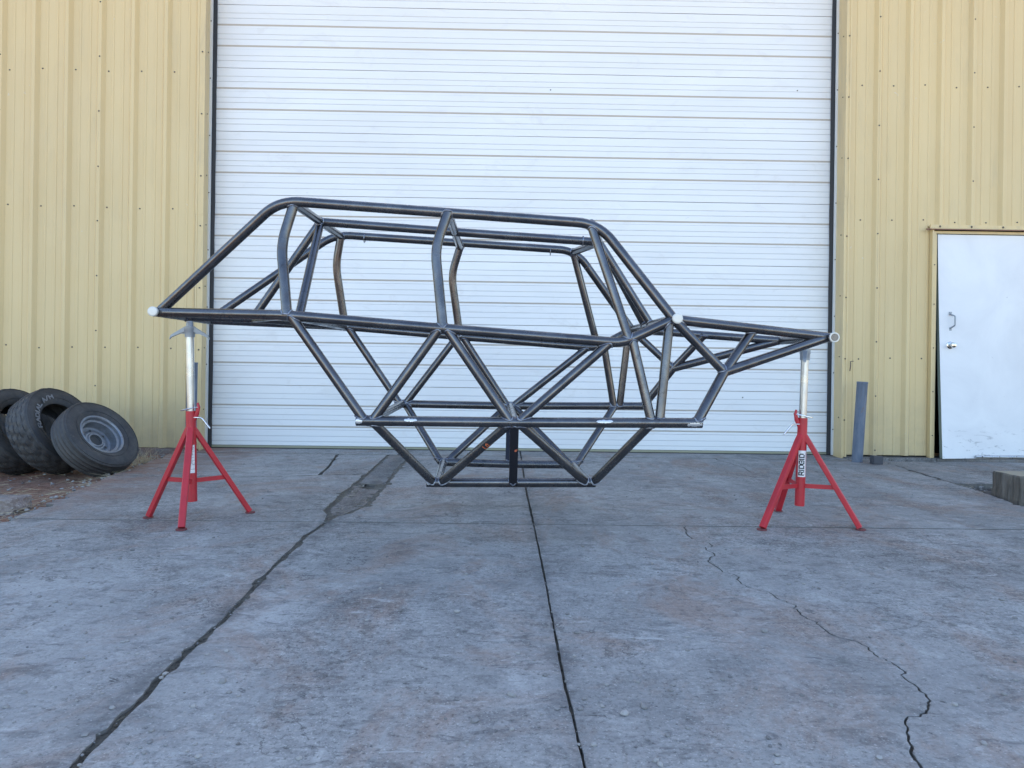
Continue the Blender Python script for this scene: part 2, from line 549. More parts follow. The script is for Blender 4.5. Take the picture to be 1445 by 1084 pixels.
def edge_left(y):
    pts = [(-3.2, -20), (-2.3, 2.5), (-2.44, 3.49), (-2.54, 4.06), (-2.65, 4.62), (-2.79, 5.53), (-2.9, 6.34)]
    pts = [(y_, x_) for x_, y_ in pts]
    for (ya, xa), (yb, xb) in zip(pts, pts[1:]):
        if ya <= y <= yb:
            return xa + (xb - xa) * (y - ya) / (yb - ya)
    return pts[-1][1]


def nz(x, y, s, k=0.0):
    return noise.noise(Vector((x * s, y * s, k)))


def z_red(x, y):
    e = min(1.0, max(0.0, (edge_left(y) - x) / 0.25))
    return -0.022 - 0.028 * e + nz(x, y, 2.2) * 0.022 * e + nz(x, y, 9, 3) * 0.010


o = grid_sheet('dirt_yard', -8.5, -2.35, -3.0, 6.46, 120, 160, z_red, M_reddirt, lambda x, y: x < edge_left(y) + 0.14)
o['kind'] = 'structure'
o = grid_sheet('gravel_verge', 2.95, 8.0, 1.5, 5.08, 90, 70, lambda x, y: -0.035 + nz(x, y, 3) * 0.014 + nz(x, y, 14, 2) * 0.009, M_gravel)
o['kind'] = 'structure'

drive = MB()
bed = [(-2.5, -5.9), (3.2, -5.9), (2.98, 3.0), (2.98, 3.56), (3.0, 4.17), (3.10, 4.74), (3.17, 5.38), (3.30, 6.3), (3.35, 6.75),
       (-2.85, 6.75), (-2.78, 6.3), (-2.67, 5.53), (-2.56, 4.95), (-2.50, 4.62), (-2.42, 4.06), (-2.33, 3.56), (-2.2, 2.5)]
drive.add([(x, y, -0.022) for x, y in bed], [tuple(range(len(bed)))])
drive = drive.build('driveway', M_joint)
drive['kind'] = 'structure'


def jag(poly, step, amp, seed, gap):
    """resample a polyline and roughen it; gap pushes it to the left of its direction"""
    out = []
    for (a, b) in zip(poly, poly[1:]):
        a, b = Vector(a), Vector(b)
        L = (b - a).length
        m = max(1, int(L / step))
        nrm = Vector((-(b - a).y, (b - a).x)).normalized()
        for k in range(m):
            t = k / m
            p = a.lerp(b, t)
            f = abs(nz(p.x, p.y, 6, seed)) * amp + abs(nz(p.x, p.y, 28, seed + 5)) * amp * 0.9
            if amp > 0.004 and nz(p.x, p.y, 11, seed + 9) > 0.34:
                f += amp * 1.3
            out.append(p + nrm * (gap + f))
    out.append(Vector(poly[-1]) + nrm * gap)
    return out


TIPS = []


def slab(edges, name='concrete_slab', m=None, z=0.0, depth=0.06, parent=drive):
    """edges: list of (polyline, amp, gap) in counter-clockwise order"""
    ring = []
    for k, (pl, amp, gap) in enumerate(edges):
        pts = jag(pl, 0.018 if amp > 0.002 else 0.12, amp, k * 3.1 + pl[0][0], gap)
        ring += pts
    # drop near duplicates
    r2 = []
    for p in ring:
        if not r2 or (p - r2[-1]).length > 0.006:
            r2.append(p)
    n_ = len(r2)
    inner = []
    for i in range(n_):
        a, b, c_ = r2[i - 1], r2[i], r2[(i + 1) % n_]
        t = (c_ - a)
        if t.length < 1e-6:
            inner.append(b)
            continue
        nn = Vector((-t.y, t.x)).normalized()
        sharp = (b - a).normalized().dot((c_ - b).normalized()) < 0.2 and z == 0.0
        near = any(abs(b.x - q.x) + abs(b.y - q.y) < 0.02 for q in TIPS)
        inner.append(b if (near or sharp) else b + nn * 0.002)
    b = MB()
    tv, _, tf, *_r = delaunay_2d_cdt([p.xy for p in inner], [], [list(range(n_))], 1, 1e-6)
    b.add([(p.x, p.y, z) for p in tv], [tuple(f) for f in tf])
    vs = [(p.x, p.y, z) for p in inner] + [(p.x, p.y, z - 0.0015) for p in r2] + [(p.x, p.y, z - depth) for p in r2]
    fs = []
    for i in range(n_):
        j = (i + 1) % n_
        fs.append((i, j, n_ + j, n_ + i))
    b.add(vs, fs, 0)
    fs = []
    for i in range(n_):
        j = (i + 1) % n_
        fs.append((n_ + i, n_ + j, 2 * n_ + j, 2 * n_ + i))
    b.add(vs, fs, 1)
    me_o = b.build(name, [m or M_conc, M_side], parent)
    return me_o


YF, YB, YT = -6.0, 3.556, 6.30
JL = [(-0.80, YF), (-0.812, 1.37), (-0.842, 1.91), (-0.845, 2.09), (-0.872, 2.61), (-0.885, 3.1), (-0.872, YB)]
JC = [(0.172, YF), (0.172, 1.38), (0.163, 1.9), (0.168, 2.69), (0.165, YB)]
JC2 = [(0.165, YB), (0.16, 4.6), (0.172, YT)]
CR = [(0.83, YF), (0.839, 1.392), (0.87, 1.482), (1.003, 1.64), (1.046, 1.771), (1.057, 1.923), (1.042, 2.048), (0.989, 2.16),
      (0.973, 2.39), (0.906, 2.543), (0.865, 2.815), (0.947, 3.157), (0.895, 3.4), (0.93, YB)]


def fractal(pl, amp, lv=3, seed=1):
    rg = random.Random(seed)
    for _ in range(lv):
        o_ = [pl[0]]
        for a, c2 in zip(pl, pl[1:]):
            L_ = math.hypot(c2[0] - a[0], c2[1] - a[1])
            k = amp * min(L_, 0.35) * rg.gauss(0, 1)
            nx_, ny_ = -(c2[1] - a[1]) / L_, (c2[0] - a[0]) / L_
            o_ += [((a[0] + c2[0]) / 2 + nx_ * k, (a[1] + c2[1]) / 2 + ny_ * k), c2]
        pl = o_
    return pl


JL = [JL[0]] + fractal(JL[1:], 0.022, 3, 4)
CR = [CR[0]] + fractal(CR[1:], 0.11, 4, 21)
rv = lambda pl: list(reversed(pl))
EL = [(-2.44, YB), (-2.3, 2.5), (-2.6, YF)]
# front row
slab([([(-2.6, YF), (-0.80, YF)], 0, 0), (JL, 0.010, 0.006), ([(-0.872, YB), (-2.44, YB)], 0.003, 0.008), (EL, 0.02, 0.0)])
slab([([(-0.80, YF), (0.172, YF)], 0, 0), (JC, 0.0034, 0.0020), ([(0.165, YB), (-0.872, YB)], 0.003, 0.008), (rv(JL), 0.008, 0.005)])
slab([([(0.172, YF), (0.83, YF)], 0, 0), (CR, 0.0036, 0.0012), ([(0.93, YB), (0.165, YB)], 0.003, 0.009), (rv(JC), 0.0034, 0.0020)])
BR = [(0.946, 2.818), (0.93, 2.62), (0.901, 2.425)]
slab([([(0.83, YF), (3.3, YF)], 0, 0), ([(3.3, YF), (3.05, 3.0), (3.07, YB)], 0.02, 0.0), ([(3.07, YB), (0.93, YB)], 0.005, 0.011), (rv(CR), 0.0036, 0.0012)])
# back row
TL = [(-0.88, YB), (-0.90, 3.72), (-0.953, 3.844), (-0.961, 4.154), (-0.974, 4.711), (-0.985, 5.2), (-1.01, YT)]
TR = [(-0.87, YB), (-0.855, 3.70), (-0.812, 3.758), (-0.749, 4.015), (-0.756, 4.533), (-0.782, 5.31), (-0.80, YT)]
slab([([(-2.44, YB), (-0.88, YB)], 0.003, 0.008), (TL[:5] + [(-0.98, 5.17)], 0.022, 0.002),
      ([(-0.98, 5.17), (-1.534, 5.008), (-2.062, 4.968), (-2.72, 4.95)], 0.012, 0.006),
      ([(-2.72, 4.95), (-2.65, 4.62), (-2.54, 4.06), (-2.44, YB)], 0.03, 0.0)])
slab([([(-2.72, 4.95), (-2.062, 4.968), (-1.534, 5.008), (-1.301, 5.08)], 0.010, 0.004),
      ([(-1.301, 5.08), (-1.34, 5.5), (-1.448, YT - 0.03)], 0.012, 0.006), ([(-1.448, YT), (-2.9, YT)], 0.004, 0.006),
      ([(-2.9, YT), (-2.79, 5.53), (-2.72, 4.95)], 0.02, 0.0)])
slab([([(-1.301, 5.08), (-0.98, 5.17)], 0.010, 0.004), ([(-0.98, 5.17), (-0.985, 5.4), (-1.01, YT)], 0.008, 0.004),
      ([(-1.01, YT), (-1.448, YT)], 0.008, 0.008), ([(-1.448, YT - 0.03), (-1.34, 5.5), (-1.301, 5.08)], 0.012, 0.006)])
slab([([(-0.87, YB), (0.165, YB)], 0.003, 0.009), (JC2, 0.004, 0.004), ([(0.172, YT), (-0.80, YT)], 0.004, 0.006), (rv(TR), 0.022, 0.002)])
# right back slab, with a crack that runs in from its back edge
NOT = [(1.905, YT), (1.89, 6.2), (1.93, 6.0), (1.965, 5.73), (1.93, 5.5), (1.99, 5.25)]
TIPS += [Vector(p_) for p_ in NOT]
NOT_in = list(reversed(NOT))
NOTb = [(1.99, 5.25), (1.938, 5.5), (1.973, 5.73), (1.942, 6.0), (1.903, 6.2), (1.918, YT)]
slab([([(0.165, YB), (3.07, YB)], 0.004, 0.006), ([(3.07, YB), (3.11, 4.17), (3.22, 4.74), (3.27, 5.38), (3.40, YT)], 0.02, 0.002),
      ([(3.40, YT), (1.918, YT)], 0.004, 0.006), (rv(NOTb), 0, 0), (NOT_in, 0, 0), ([(1.905, YT), (0.172, YT)], 0.004, 0.006), (rv(JC2), 0.004, 0.004)])
def filler(pl, hw, z, seed):
    b = MB()
    pts = []
    for a, c2 in zip(pl, pl[1:]):
        a, c2 = Vector(a), Vector(c2)
        if c2.y < 0.5:
            continue
        m = max(1, int((c2 - a).length / 0.02))
        pts += [a.lerp(c2, k / m) for k in range(m)]
    pts.append(Vector(pl[-1]))
    k_ = 5
    vs = []
    for p in pts:
        for j in range(k_):
            x = p.x + (j / (k_ - 1) * 2 - 1) * hw
            vs.append((x, p.y, z + nz(x, p.y, 30, seed) * 0.006 + nz(x, p.y, 8, seed) * 0.004 - 0.004 * (1 - abs(j / (k_ - 1) * 2 - 1))))
    b.add(vs, [(i * k_ + j, i * k_ + j + 1, (i + 1) * k_ + j + 1, (i + 1) * k_ + j) for i in range(len(pts) - 1) for j in range(k_ - 1)])
    return b.build('joint_filling', M_joint, drive, True, 80)


filler(JL, 0.05, -0.004, 1)
filler(JC, 0.03, -0.009, 2)
filler(JC2, 0.03, -0.012, 3)
filler(CR, 0.04, -0.004, 4)
filler(TL, 0.07, -0.006, 5)
filler(TR, 0.07, -0.006, 6)
# broken strip in the left joint
slab([([(-0.962, 4.74), (-0.768, 4.73)], 0.02, 0.004), ([(-0.775, 4.73), (-0.800, 5.31), (-0.815, YT)], 0.01, 0.0),
      ([(-0.815, YT), (-0.995, YT)], 0.004, 0.006), ([(-0.995, YT), (-0.968, 5.2), (-0.955, 4.74)], 0.01, 0.0)],
     'concrete_infill', M_conc2, -0.003, 0.05)
slab([([(-0.89, 3.74), (-0.82, 3.77)], 0.01, 0.002), ([(-0.82, 3.77), (-0.765, 4.02), (-0.775, 4.55)], 0.016, 0.002),
      ([(-0.775, 4.55), (-0.955, 4.66)], 0.03, 0.004), ([(-0.955, 4.66), (-0.950, 4.15), (-0.94, 3.86), (-0.89, 3.74)], 0.016, 0.002)],
     'concrete_infill', M_patch, -0.006, 0.03)
# threshold strip under the big door, in three pours
for xa, xb in ((-2.9, -0.93), (-0.92, 0.168), (0.176, 3.42)):
    slab([([(xa, YT + 0.012), (xb, YT + 0.012)], 0.006, 0.002), ([(xb, YT + 0.012), (xb, 6.78)], 0, 0.002), ([(xb, 6.78), (xa, 6.78)], 0, 0),
          ([(xa, 6.78), (xa, YT + 0.012)], 0, 0.002)], z=0.001)
# footpath in front of the small door
walk = MB()
walk.add([(3.2, 4.9, -0.072), (9, 4.9, -0.072), (9, 6.5, -0.072), (3.2, 6.5, -0.072)], [(0, 1, 2, 3)])
walk = walk.build('footpath', M_joint)
walk['kind'] = 'structure'
for k, (xa, xb) in enumerate(((3.36, 4.98), (4.99, 6.9), (6.91, 8.9))):
    slab([([(xa - (0.0 if k else 0.07), 5.10), (xb, 5.10)], 0.03, 0.0), ([(xb, 5.10), (xb, 6.37)], 0.004, 0.0), ([(xb, 6.37), (xa + (0 if k else 0.07), 6.37)], 0.01, 0.0),
          ([(xa + (0 if k else 0.07), 6.37), (xa - (0 if k else 0.07), 5.10)], 0.012, 0.0)], z=-0.012, parent=walk)


# loose stones and straw: nobody could count them
def stones(name, spots, mats):
    b = MB()
    ph = (1 + 5 ** 0.5) / 2
    ico = [Vector(p).normalized() for p in [(-1, ph, 0), (1, ph, 0), (-1, -ph, 0), (1, -ph, 0), (0, -1, ph), (0, 1, ph), (0, -1, -ph), (0, 1, -ph),
                                            (ph, 0, -1), (ph, 0, 1), (-ph, 0, -1), (-ph, 0, 1)]]
    fc = [(0, 11, 5), (0, 5, 1), (0, 1, 7), (0, 7, 10), (0, 10, 11), (1, 5, 9), (5, 11, 4), (11, 10, 2), (10, 7, 6), (7, 1, 8), (3, 9, 4), (3, 4, 2),
          (3, 2, 6), (3, 6, 8), (3, 8, 9), (4, 9, 5), (2, 4, 11), (6, 2, 10), (8, 6, 7), (9, 8, 1)]
    for x, y, zz, s in spots:
        q = Matrix.Rotation(random.uniform(0, 6.28), 3, 'Z') @ Matrix.Diagonal((1, random.uniform(0.6, 0.95), random.uniform(0.45, 0.7)))
        b.add([q @ (p * s * random.uniform(0.8, 1.15)) + Vector((x, y, zz + s * 0.25)) for p in ico], fc)
    o = b.build(name, mats)
    o['kind'] = 'stuff'
    return o


sp = []
for _ in range(110):
    y = random.uniform(1.3, 3.4)
    x = random.uniform(-0.8 * y, 0.8 * y)
    if x < 2.9:
        sp.append((x, y, 0, random.choice((0.005, 0.006, 0.007, 0.009, 0.012))))
for _ in range(4600):
    y = 0.9 + 5.2 * random.random() ** 1.5
    x = random.uniform(-0.75 * y - 0.3, 0.75 * y + 0.3)
    if edge_left(y) < x < 3.0:
        # they gather in loose drifts
        if nz(x, y, 1.7, 9) + random.uniform(-0.5, 0.35) > 0.0:
            sp.append((x, y, 0, random.choice((0.0018, 0.0025, 0.0035, 0.0035, 0.005, 0.008))))
for jl, spread in ((JL, 0.03), (JC, 0.03), (CR, 0.03)):
    for _ in range(120):
        k = random.randrange(1, len(jl) - 1)
        t = random.random()
        x = jl[k][0] + (jl[k + 1][0] - jl[k][0]) * t + random.gauss(0, spread)
        y = jl[k][1] + (jl[k + 1][1] - jl[k][1]) * t
        sp.append((x, y, -0.004, random.choice((0.002, 0.003, 0.0045))))
stones('gravel_scatter', sp, M_stone)
sp = []
for _ in range(420):
    x, y = random.uniform(-5, -2.4), random.uniform(3.2, 6.3)
    if x < edge_left(y) + 0.05:
        sp.append((x, y, z_red(x, y), random.choice((0.004, 0.006, 0.009, 0.013))))
for _ in range(700):
    x, y = random.uniform(3.0, 4.6), random.uniform(3.9, 5.1)
    sp.append((x, y, -0.03, random.choice((0.005, 0.007, 0.010, 0.015))))
for _ in range(200):
    y = random.uniform(3.4, 6.2)
    sp.append((edge_left(y) + random.gauss(0, 0.05), y, -0.012, random.choice((0.005, 0.008, 0.014))))
stones('verge_gravel', sp, M_stone)


def straw(name, spots, m=M_straw):
    b = MB()
    for x, y, zz, L, tilt, wd in spots:
        a = random.uniform(0, 6.28)
        p = Vector((x, y, zz))
        d = Vector((math.cos(a), math.sin(a), math.tan(tilt))).normalized()
        side = Vector((-math.sin(a), math.cos(a), 0)) * wd
        up = Vector((0, 0, wd))
        cur = Vector((random.uniform(-1, 1), random.uniform(-1, 1), random.uniform(-0.6, 0.3))) * L * 0.35
        pts = [p + d * L * t + cur * t * t for t in (0, 0.35, 0.7, 1)]
        vs, fs = [], []
        for i, q in enumerate(pts):
            s = 1 - i * 0.28
            vs += [q + side * s, q - side * s, q + up * s * 1.2]
        for i in range(3):
            for k in range(3):
                fs.append((i * 3 + k, i * 3 + (k + 1) % 3, i * 3 + 3 + (k + 1) % 3, i * 3 + 3 + k))
        b.add(vs, fs)
    o = b.build(name, m)
    return o


sp = []
for _ in range(260):
    x, y = random.uniform(-4.6, -2.45), random.uniform(3.3, 5.6)
    if x < edge_left(y) + 0.06:
        sp.append((x, y, z_red(x, y) + 0.006, random.uniform(0.04, 0.2), random.uniform(-0.02, 0.25), 0.0012))
for _ in range(110):
    y = random.uniform(3.3, 5.8)
    sp.append((edge_left(y) + random.gauss(-0.02, 0.06), y, -0.004, random.uniform(0.03, 0.14), random.uniform(0, 0.3), 0.0011))
for _ in range(130):
    sp.append((random.uniform(3.05, 4.4), random.uniform(4.2, 5.1), -0.02, random.uniform(0.03, 0.16), random.uniform(0, 0.3), 0.0012))
for _ in range(120):
    y = random.uniform(1.2, 3.5)
    sp.append((-0.845 + random.gauss(0, 0.012), y, -0.014, random.uniform(0.02, 0.07), random.uniform(0, 0.35), 0.0007))
for _ in range(40):
    y = random.uniform(3.7, 4.6)
    sp.append((-0.87 + random.gauss(0, 0.05), y, -0.010, random.uniform(0.02, 0.09), random.uniform(0, 0.3), 0.0009))
straw('straw_litter', sp)['kind'] = 'stuff'

# ================================================================== BUILDING
YW = 6.47          # front plane of the wall sheets (between ribs)
bld = thing('metal_building', 'beige ribbed steel shed wall around the wide white garage door', 'building', (0.2, YW, 0))
EAVE, ZTOPD = 5.4, 4.80
PITCH_L, PITCH_R = 0.2965, 0.291


def rib_profile(x0, x1, ref, pitch):
    """(x, y offset towards the viewer) samples of ribbed sheeting"""
    pts = []
    k0 = math.floor((x0 - ref) / pitch) - 1
    k1 = math.ceil((x1 - ref) / pitch) + 1
    for k in range(k0, k1 + 1):
        c_ = ref + k * pitch
        pts += [(c_ - 0.040, 0), (c_ - 0.015, 0.034), (c_ + 0.015, 0.034), (c_ + 0.040, 0)]
        for mm in (0.35, 0.65):
            d = c_ + pitch * mm
            pts += [(d - 0.013, 0), (d - 0.008, 0.0045), (d + 0.008, 0.0045), (d + 0.013, 0)]
    pts.sort()

    def at(x):
        for (xa, ya), (xb, yb) in zip(pts, pts[1:]):
            if xa <= x <= xb:
                return ya + (yb - ya) * (x - xa) / max(1e-9, xb - xa)
        return 0
    res = [(x0, at(x0))] + [p for p in pts if x0 + 1e-4 < p[0] < x1 - 1e-4] + [(x1, at(x1))]
    return res


def screw_on(b, x, y, z, s=0.0045, nrm=Vector((0, -1, 0))):
    q = nrm.to_track_quat('Z', 'Y').to_matrix().to_4x4()
    M = Matrix.Translation((x, y, z)) @ q
    b.lathe([(0, s * 1.7), (0.0015, s * 1.6), (0.0016, s), (0.005, s * 0.9), (0.0055, 0.0001)], 7, M)


def wall_panel(x0, x1, ref, pitch, zr, laps, lift=0.0, dz=0.0, girts=(3.43, 2.19, 0.92, 4.68), holes=None):
    b = MB()
    for (za, zb, xa, xb) in zr:
        pr = rib_profile(max(x0, xa), min(x1, xb), ref, pitch)
        nzs = max(1, int((zb - za) / 0.6))
        for i in range(nzs):
            z0_, z1_ = za + (zb - za) * i / nzs, za + (zb - za) * (i + 1) / nzs
            for (xa_, ya_), (xb_, yb_) in zip(pr, pr[1:]):
                w1 = 0.0012
                vs = [(xa_, YW - ya_ - lift + nz(xa_, z0_, 1.5) * w1, z0_), (xb_, YW - yb_ - lift + nz(xb_, z0_, 1.5) * w1, z0_),
                      (xb_, YW - yb_ - lift + nz(xb_, z1_, 1.5) * w1, z1_), (xa_, YW - ya_ - lift + nz(xa_, z1_, 1.5) * w1, z1_)]
                b.add(vs, [(0, 1, 2, 3)])
    o = b.build('wall_panel', M_wall, bld)
    s = MB()
    zmin = min(q[0] for q in zr)
    for zl in [0.078 + 0.495 * k for k in range(12)]:
        if laps and zl > zmin:
            if zr[0][2] < laps < zr[0][3] or zl > zr[-1][0]:
                screw_on(s, laps, YW - 0.034 - lift, zl + dz + random.uniform(-0.004, 0.004))
    k0 = math.floor((x0 - ref) / pitch)
    for k in range(k0, k0 + 5):
        xx = ref + (k + 0.22) * pitch if pitch == PITCH_L else ref + (k + 0.50) * pitch
        if x0 < xx < x1:
            for zz in girts:
                for q in zr:
                    if q[0] < zz < q[1] and q[2] < xx < q[3]:
                        screw_on(s, xx, YW - 0.001 - lift, zz + random.uniform(-0.012, 0.012), 0.0045)
    if s.f:
        so_ = s.build('screws', M_screw, o)
        so_['kind'] = 'stuff'
    return o


LREF, RREF = -3.672, 3.411
big = 99
xs = [LREF + 3 * PITCH_L * 1, LREF, LREF - 3 * PITCH_L, LREF - 6 * PITCH_L, LREF - 9 * PITCH_L, LREF - 12 * PITCH_L, LREF - 15 * PITCH_L]
wall_panel(LREF, -2.795, LREF, PITCH_L, [(0.02, EAVE, -big, big)], LREF, 0.0012)
for k in range(1, 7):
    wall_panel(LREF - 3 * PITCH_L * k, LREF - 3 * PITCH_L * (k - 1) + 0.02, LREF, PITCH_L, [(0.02, EAVE, -big, big)], LREF - 3 * PITCH_L * k, 0.0012 * (k % 2 + 0.0) - 0.0006)
wall_panel(3.16, RREF + 0.02, RREF, PITCH_R, [(0.03, EAVE, -big, big)], None, 0.0)
DX0, DX1, DZ = 3.925, 4.98, 2.11
wall_panel(RREF, RREF + 3 * PITCH_R + 0.02, RREF, PITCH_R, [(0.03, DZ, -big, DX0), (DZ, EAVE, -big, big)], RREF, 0.0012)
wall_panel(RREF + 3 * PITCH_R, RREF + 6 * PITCH_R + 0.02, RREF, PITCH_R, [(0.03, DZ, DX1, big), (DZ, EAVE, -big, big)], RREF + 3 * PITCH_R, 0.0)
for k in range(2, 7):
    wall_panel(RREF + 3 * PITCH_R * k, RREF + 3 * PITCH_R * (k + 1) + 0.02, RREF, PITCH_R, [(0.03, EAVE, -big, big)], RREF + 3 * PITCH_R * k, 0.0012 * (k % 2))
for k in range(7):   # above the garage door
    x0_ = -2.80 + k * 0.85
    wall_panel(x0_, min(x0_ + 0.87, 3.2), LREF, PITCH_L, [(ZTOPD + 0.02, EAVE, -big, big)], None, 0.0)

# side walls, rear wall, roof, foundation
XL, XR, YR = LREF - 18 * PITCH_L, RREF + 21 * PITCH_R, 22.0
b = MB(); b.box((XL - 0.02, (YW + YR) / 2, EAVE / 2), (0.04, YR - YW, EAVE)); b.build('side_wall', M_wall, bld)
b = MB(); b.box((XR + 0.02, (YW + YR) / 2, EAVE / 2), (0.04, YR - YW, EAVE)); b.build('side_wall', M_wall, bld)
b = MB(); b.box(((XL + XR) / 2, YR + 0.02, EAVE / 2), (XR - XL, 0.04, EAVE)); b.build('rear_wall', M_wall, bld)
b = MB()
xm = (XL + XR) / 2
vs = [(XL - 0.3, YW - 0.65, EAVE + 0.01), (XR + 0.3, YW - 0.65, EAVE + 0.01), (XR + 0.3, (YW + YR) / 2, EAVE + 0.9), (XL - 0.3, (YW + YR) / 2, EAVE + 0.9),
      (XR + 0.3, YR + 0.25, EAVE + 0.01), (XL - 0.3, YR + 0.25, EAVE + 0.01)]
vs += [(x, y, z_ + 0.06) for x, y, z_ in vs]
b.add(vs, [(0, 1, 2, 3), (3, 2, 4, 5), (6, 7, 8, 9), (9, 8, 10, 11), (0, 1, 7, 6), (4, 5, 11, 10), (0, 3, 9, 6), (3, 5, 11, 9), (1, 2, 8, 7), (2, 4, 10, 8)])
b.build('roof', M_roof, bld)  # unseen roof; eave lowered and overhang deepened to shade the upper door
for xa, xb in ((XL, -2.74), (3.12, 3.95), (3.95, 4.99), (4.99, XR)):
    b = MB()
    b.box(((xa + xb) / 2, 6.50, -0.03), (xb - xa - 0.006, 0.23, 0.09 if xa != 3.95 else 0.085))
    fo = b.build('foundation', M_conc2, bld)

# corner trims of the garage door opening (two lengths each, the upper one lapping over)


def jamb_trim(sgn, xc, zsplit):
    for za, zb, d in ((0.0, zsplit, 0.0), (zsplit - 0.03, ZTOPD, 0.003)):
        b = MB()
        fl = 0.072 if sgn < 0 else 0.05
        pr = [(xc + sgn * fl, YW - 0.002), (xc + sgn * fl, YW - 0.036), (xc + sgn * (fl - 0.016), YW - 0.038), (xc + sgn * (fl - 0.018), YW - 0.033),
              (xc + sgn * 0.016, YW - 0.034), (xc + sgn * 0.014, YW - 0.040), (xc, YW - 0.040), (xc + (-0.031 if sgn < 0 else 0.008), 6.605)]
        pr = [(x, y - d) for x, y in pr]
        m = 14
        for i in range(m):
            z0_, z1_ = za + (zb - za) * i / m, za + (zb - za) * (i + 1) / m
            for (xa_, ya_), (xb_, yb_) in zip(pr, pr[1:]):
                q = lambda x, z_: x + nz(x * 3, z_, 1.2, 4) * 0.003
                b.add([(q(xa_, z0_), ya_, z0_), (q(xb_, z0_), yb_, z0_), (q(xb_, z1_), yb_, z1_), (q(xa_, z1_), ya_, z1_)], [(0, 1, 2, 3)])
        o = b.build('corner_trim', M_trim, bld)
        s = MB()
        zz = za + 0.35
        while zz < zb:
            screw_on(s, xc + sgn * 0.028, YW - 0.036 - d, zz)
            screw_on(s, xc + sgn * 0.001, YW + 0.02, zz + 0.02, 0.004, Vector((-sgn, 0, 0)))
            zz += 0.56
        so_ = s.build('screws', M_screw, o)
        so_['kind'] = 'stuff'


jamb_trim(-1, -2.721, 2.16)
jamb_trim(1, 3.098, 2.42)
b = MB(); b.box((0.19, 6.55, ZTOPD + 0.03), (5.95, 0.18, 0.06)); b.build('head_trim', M_trim, bld)

# galvanised stop angles and black rubber seals beside the door
for sgn, xa, xb, xs_, xe in ((-1, -2.754, -2.734, -2.750, -2.711), (1, 3.089, 3.107, 3.067, 3.100)):
    b = MB(); b.box(((xa + xb) / 2, 6.61, 2.4), (xb - xa, 0.02, 4.78))
    st = b.build('stop_angle', M_strip, bld)
    s = MB()
    for k in range(9):
        screw_on(s, (xa + xb) / 2, 6.599, 0.25 + 0.53 * k, 0.0035)
    s.build('screws', M_screw, st)['kind'] = 'stuff'
    b = MB()
    m = 40
    for i in range(m):
        z0_, z1_ = 4.78 * i / m + 0.01, 4.78 * (i + 1) / m + 0.01
        f = lambda z_: nz(z_, sgn, 2.5) * 0.004
        ya, yb = 6.637, 6.652
        xin0, xin1 = (xe + f(z0_), xe + f(z1_)) if sgn < 0 else (xs_ + f(z0_), xs_ + f(z1_))
        xo = xs_ if sgn < 0 else xe
        b.add([(xo, ya, z0_), (xin0, yb, z0_), (xin1, yb, z1_), (xo, ya, z1_), (xo, yb + 0.01, z0_), (xin0, yb + 0.008, z0_), (xin1, yb + 0.008, z1_), (xo, yb + 0.01, z1_)],
              [(0, 1, 2, 3), (4, 5, 6, 7), (1, 5, 6, 2)])
    b.build('rubber_seal', M_rubber, bld)
# door jamb and header of the small door
b = MB()
b.box((3.912, YW - 0.028, 1.06), (0.014, 0.052, 2.10))
b.box((3.932, YW - 0.024, 1.045), (0.024, 0.040, 2.07))
b.box((3.949, YW - 0.012, 1.035), (0.010, 0.055, 2.05))
o = b.build('door_jamb', M_trim, bld)
s = MB()
for zz in (0.22, 0.62, 1.02, 1.42, 1.78):
    screw_on(s, 3.932, YW - 0.045, zz, 0.0035)
s.build('screws', M_screw, o)['kind'] = 'stuff'
b = MB(); b.box((5.00, YW - 0.02, 1.045), (0.06, 0.05, 2.07)); b.build('door_jamb', M_trim, bld)
b = MB()
b.box((4.46, YW - 0.030, 2.128), (1.13, 0.018, 0.040))
b.add([(3.885, YW - 0.001, 2.15), (5.03, YW - 0.001, 2.15), (5.03, YW - 0.060, 2.106), (3.885, YW - 0.060, 2.106)], [(0, 1, 2, 3)])
b.box((4.46, YW - 0.012, 2.082), (1.06, 0.03, 0.024))
hd = b.build('door_header', M_trim, bld)
b = MB(); b.box((4.455, YW - 0.062, 2.102), (1.16, 0.010, 0.008)); b.box((3.87, YW - 0.052, 2.103), (0.04, 0.014, 0.012)); b.build('drip_edge', M_rusttrim, hd)
s = MB()
for k in range(4):
    screw_on(s, RREF + PITCH_R * (2 + k) - 0.012, YW - 0.040, 2.132, 0.006)
s.build('screws', M_screw, hd)['kind'] = 'stuff'
b = MB()
b.box((4.46, 7.4, 1.1), (1.6, 0.02, 2.3)); b.box((3.94, 6.95, 1.1), (0.02, 0.9, 2.2)); b.box((5.02, 6.95, 1.1), (0.02, 0.9, 2.2)); b.box((4.46, 6.95, 2.2), (1.2, 0.9, 0.02))
b.build('dark_backing', M_inside, bld)  # added dark sheets; the unlit room's shade is put into their colour
# little hook on the corner sheet
b = MB(); b.sweep([(3.168, YW - 0.04, 0.80), (3.166, YW - 0.055, 0.84), (3.166, YW - 0.055, 0.885), (3.19, YW - 0.06, 0.888)], 0.0045, 8)
b.build('bent_hook', M_screw, bld)

# ================================================================== GARAGE DOOR
YD = 6.67
gd = thing('garage_door', 'wide white sectional garage door with thin horizontal grooves', 'garage door', (0.19, YD, 0))
SH = 0.593
DXL, DXR = -2.745, 3.10


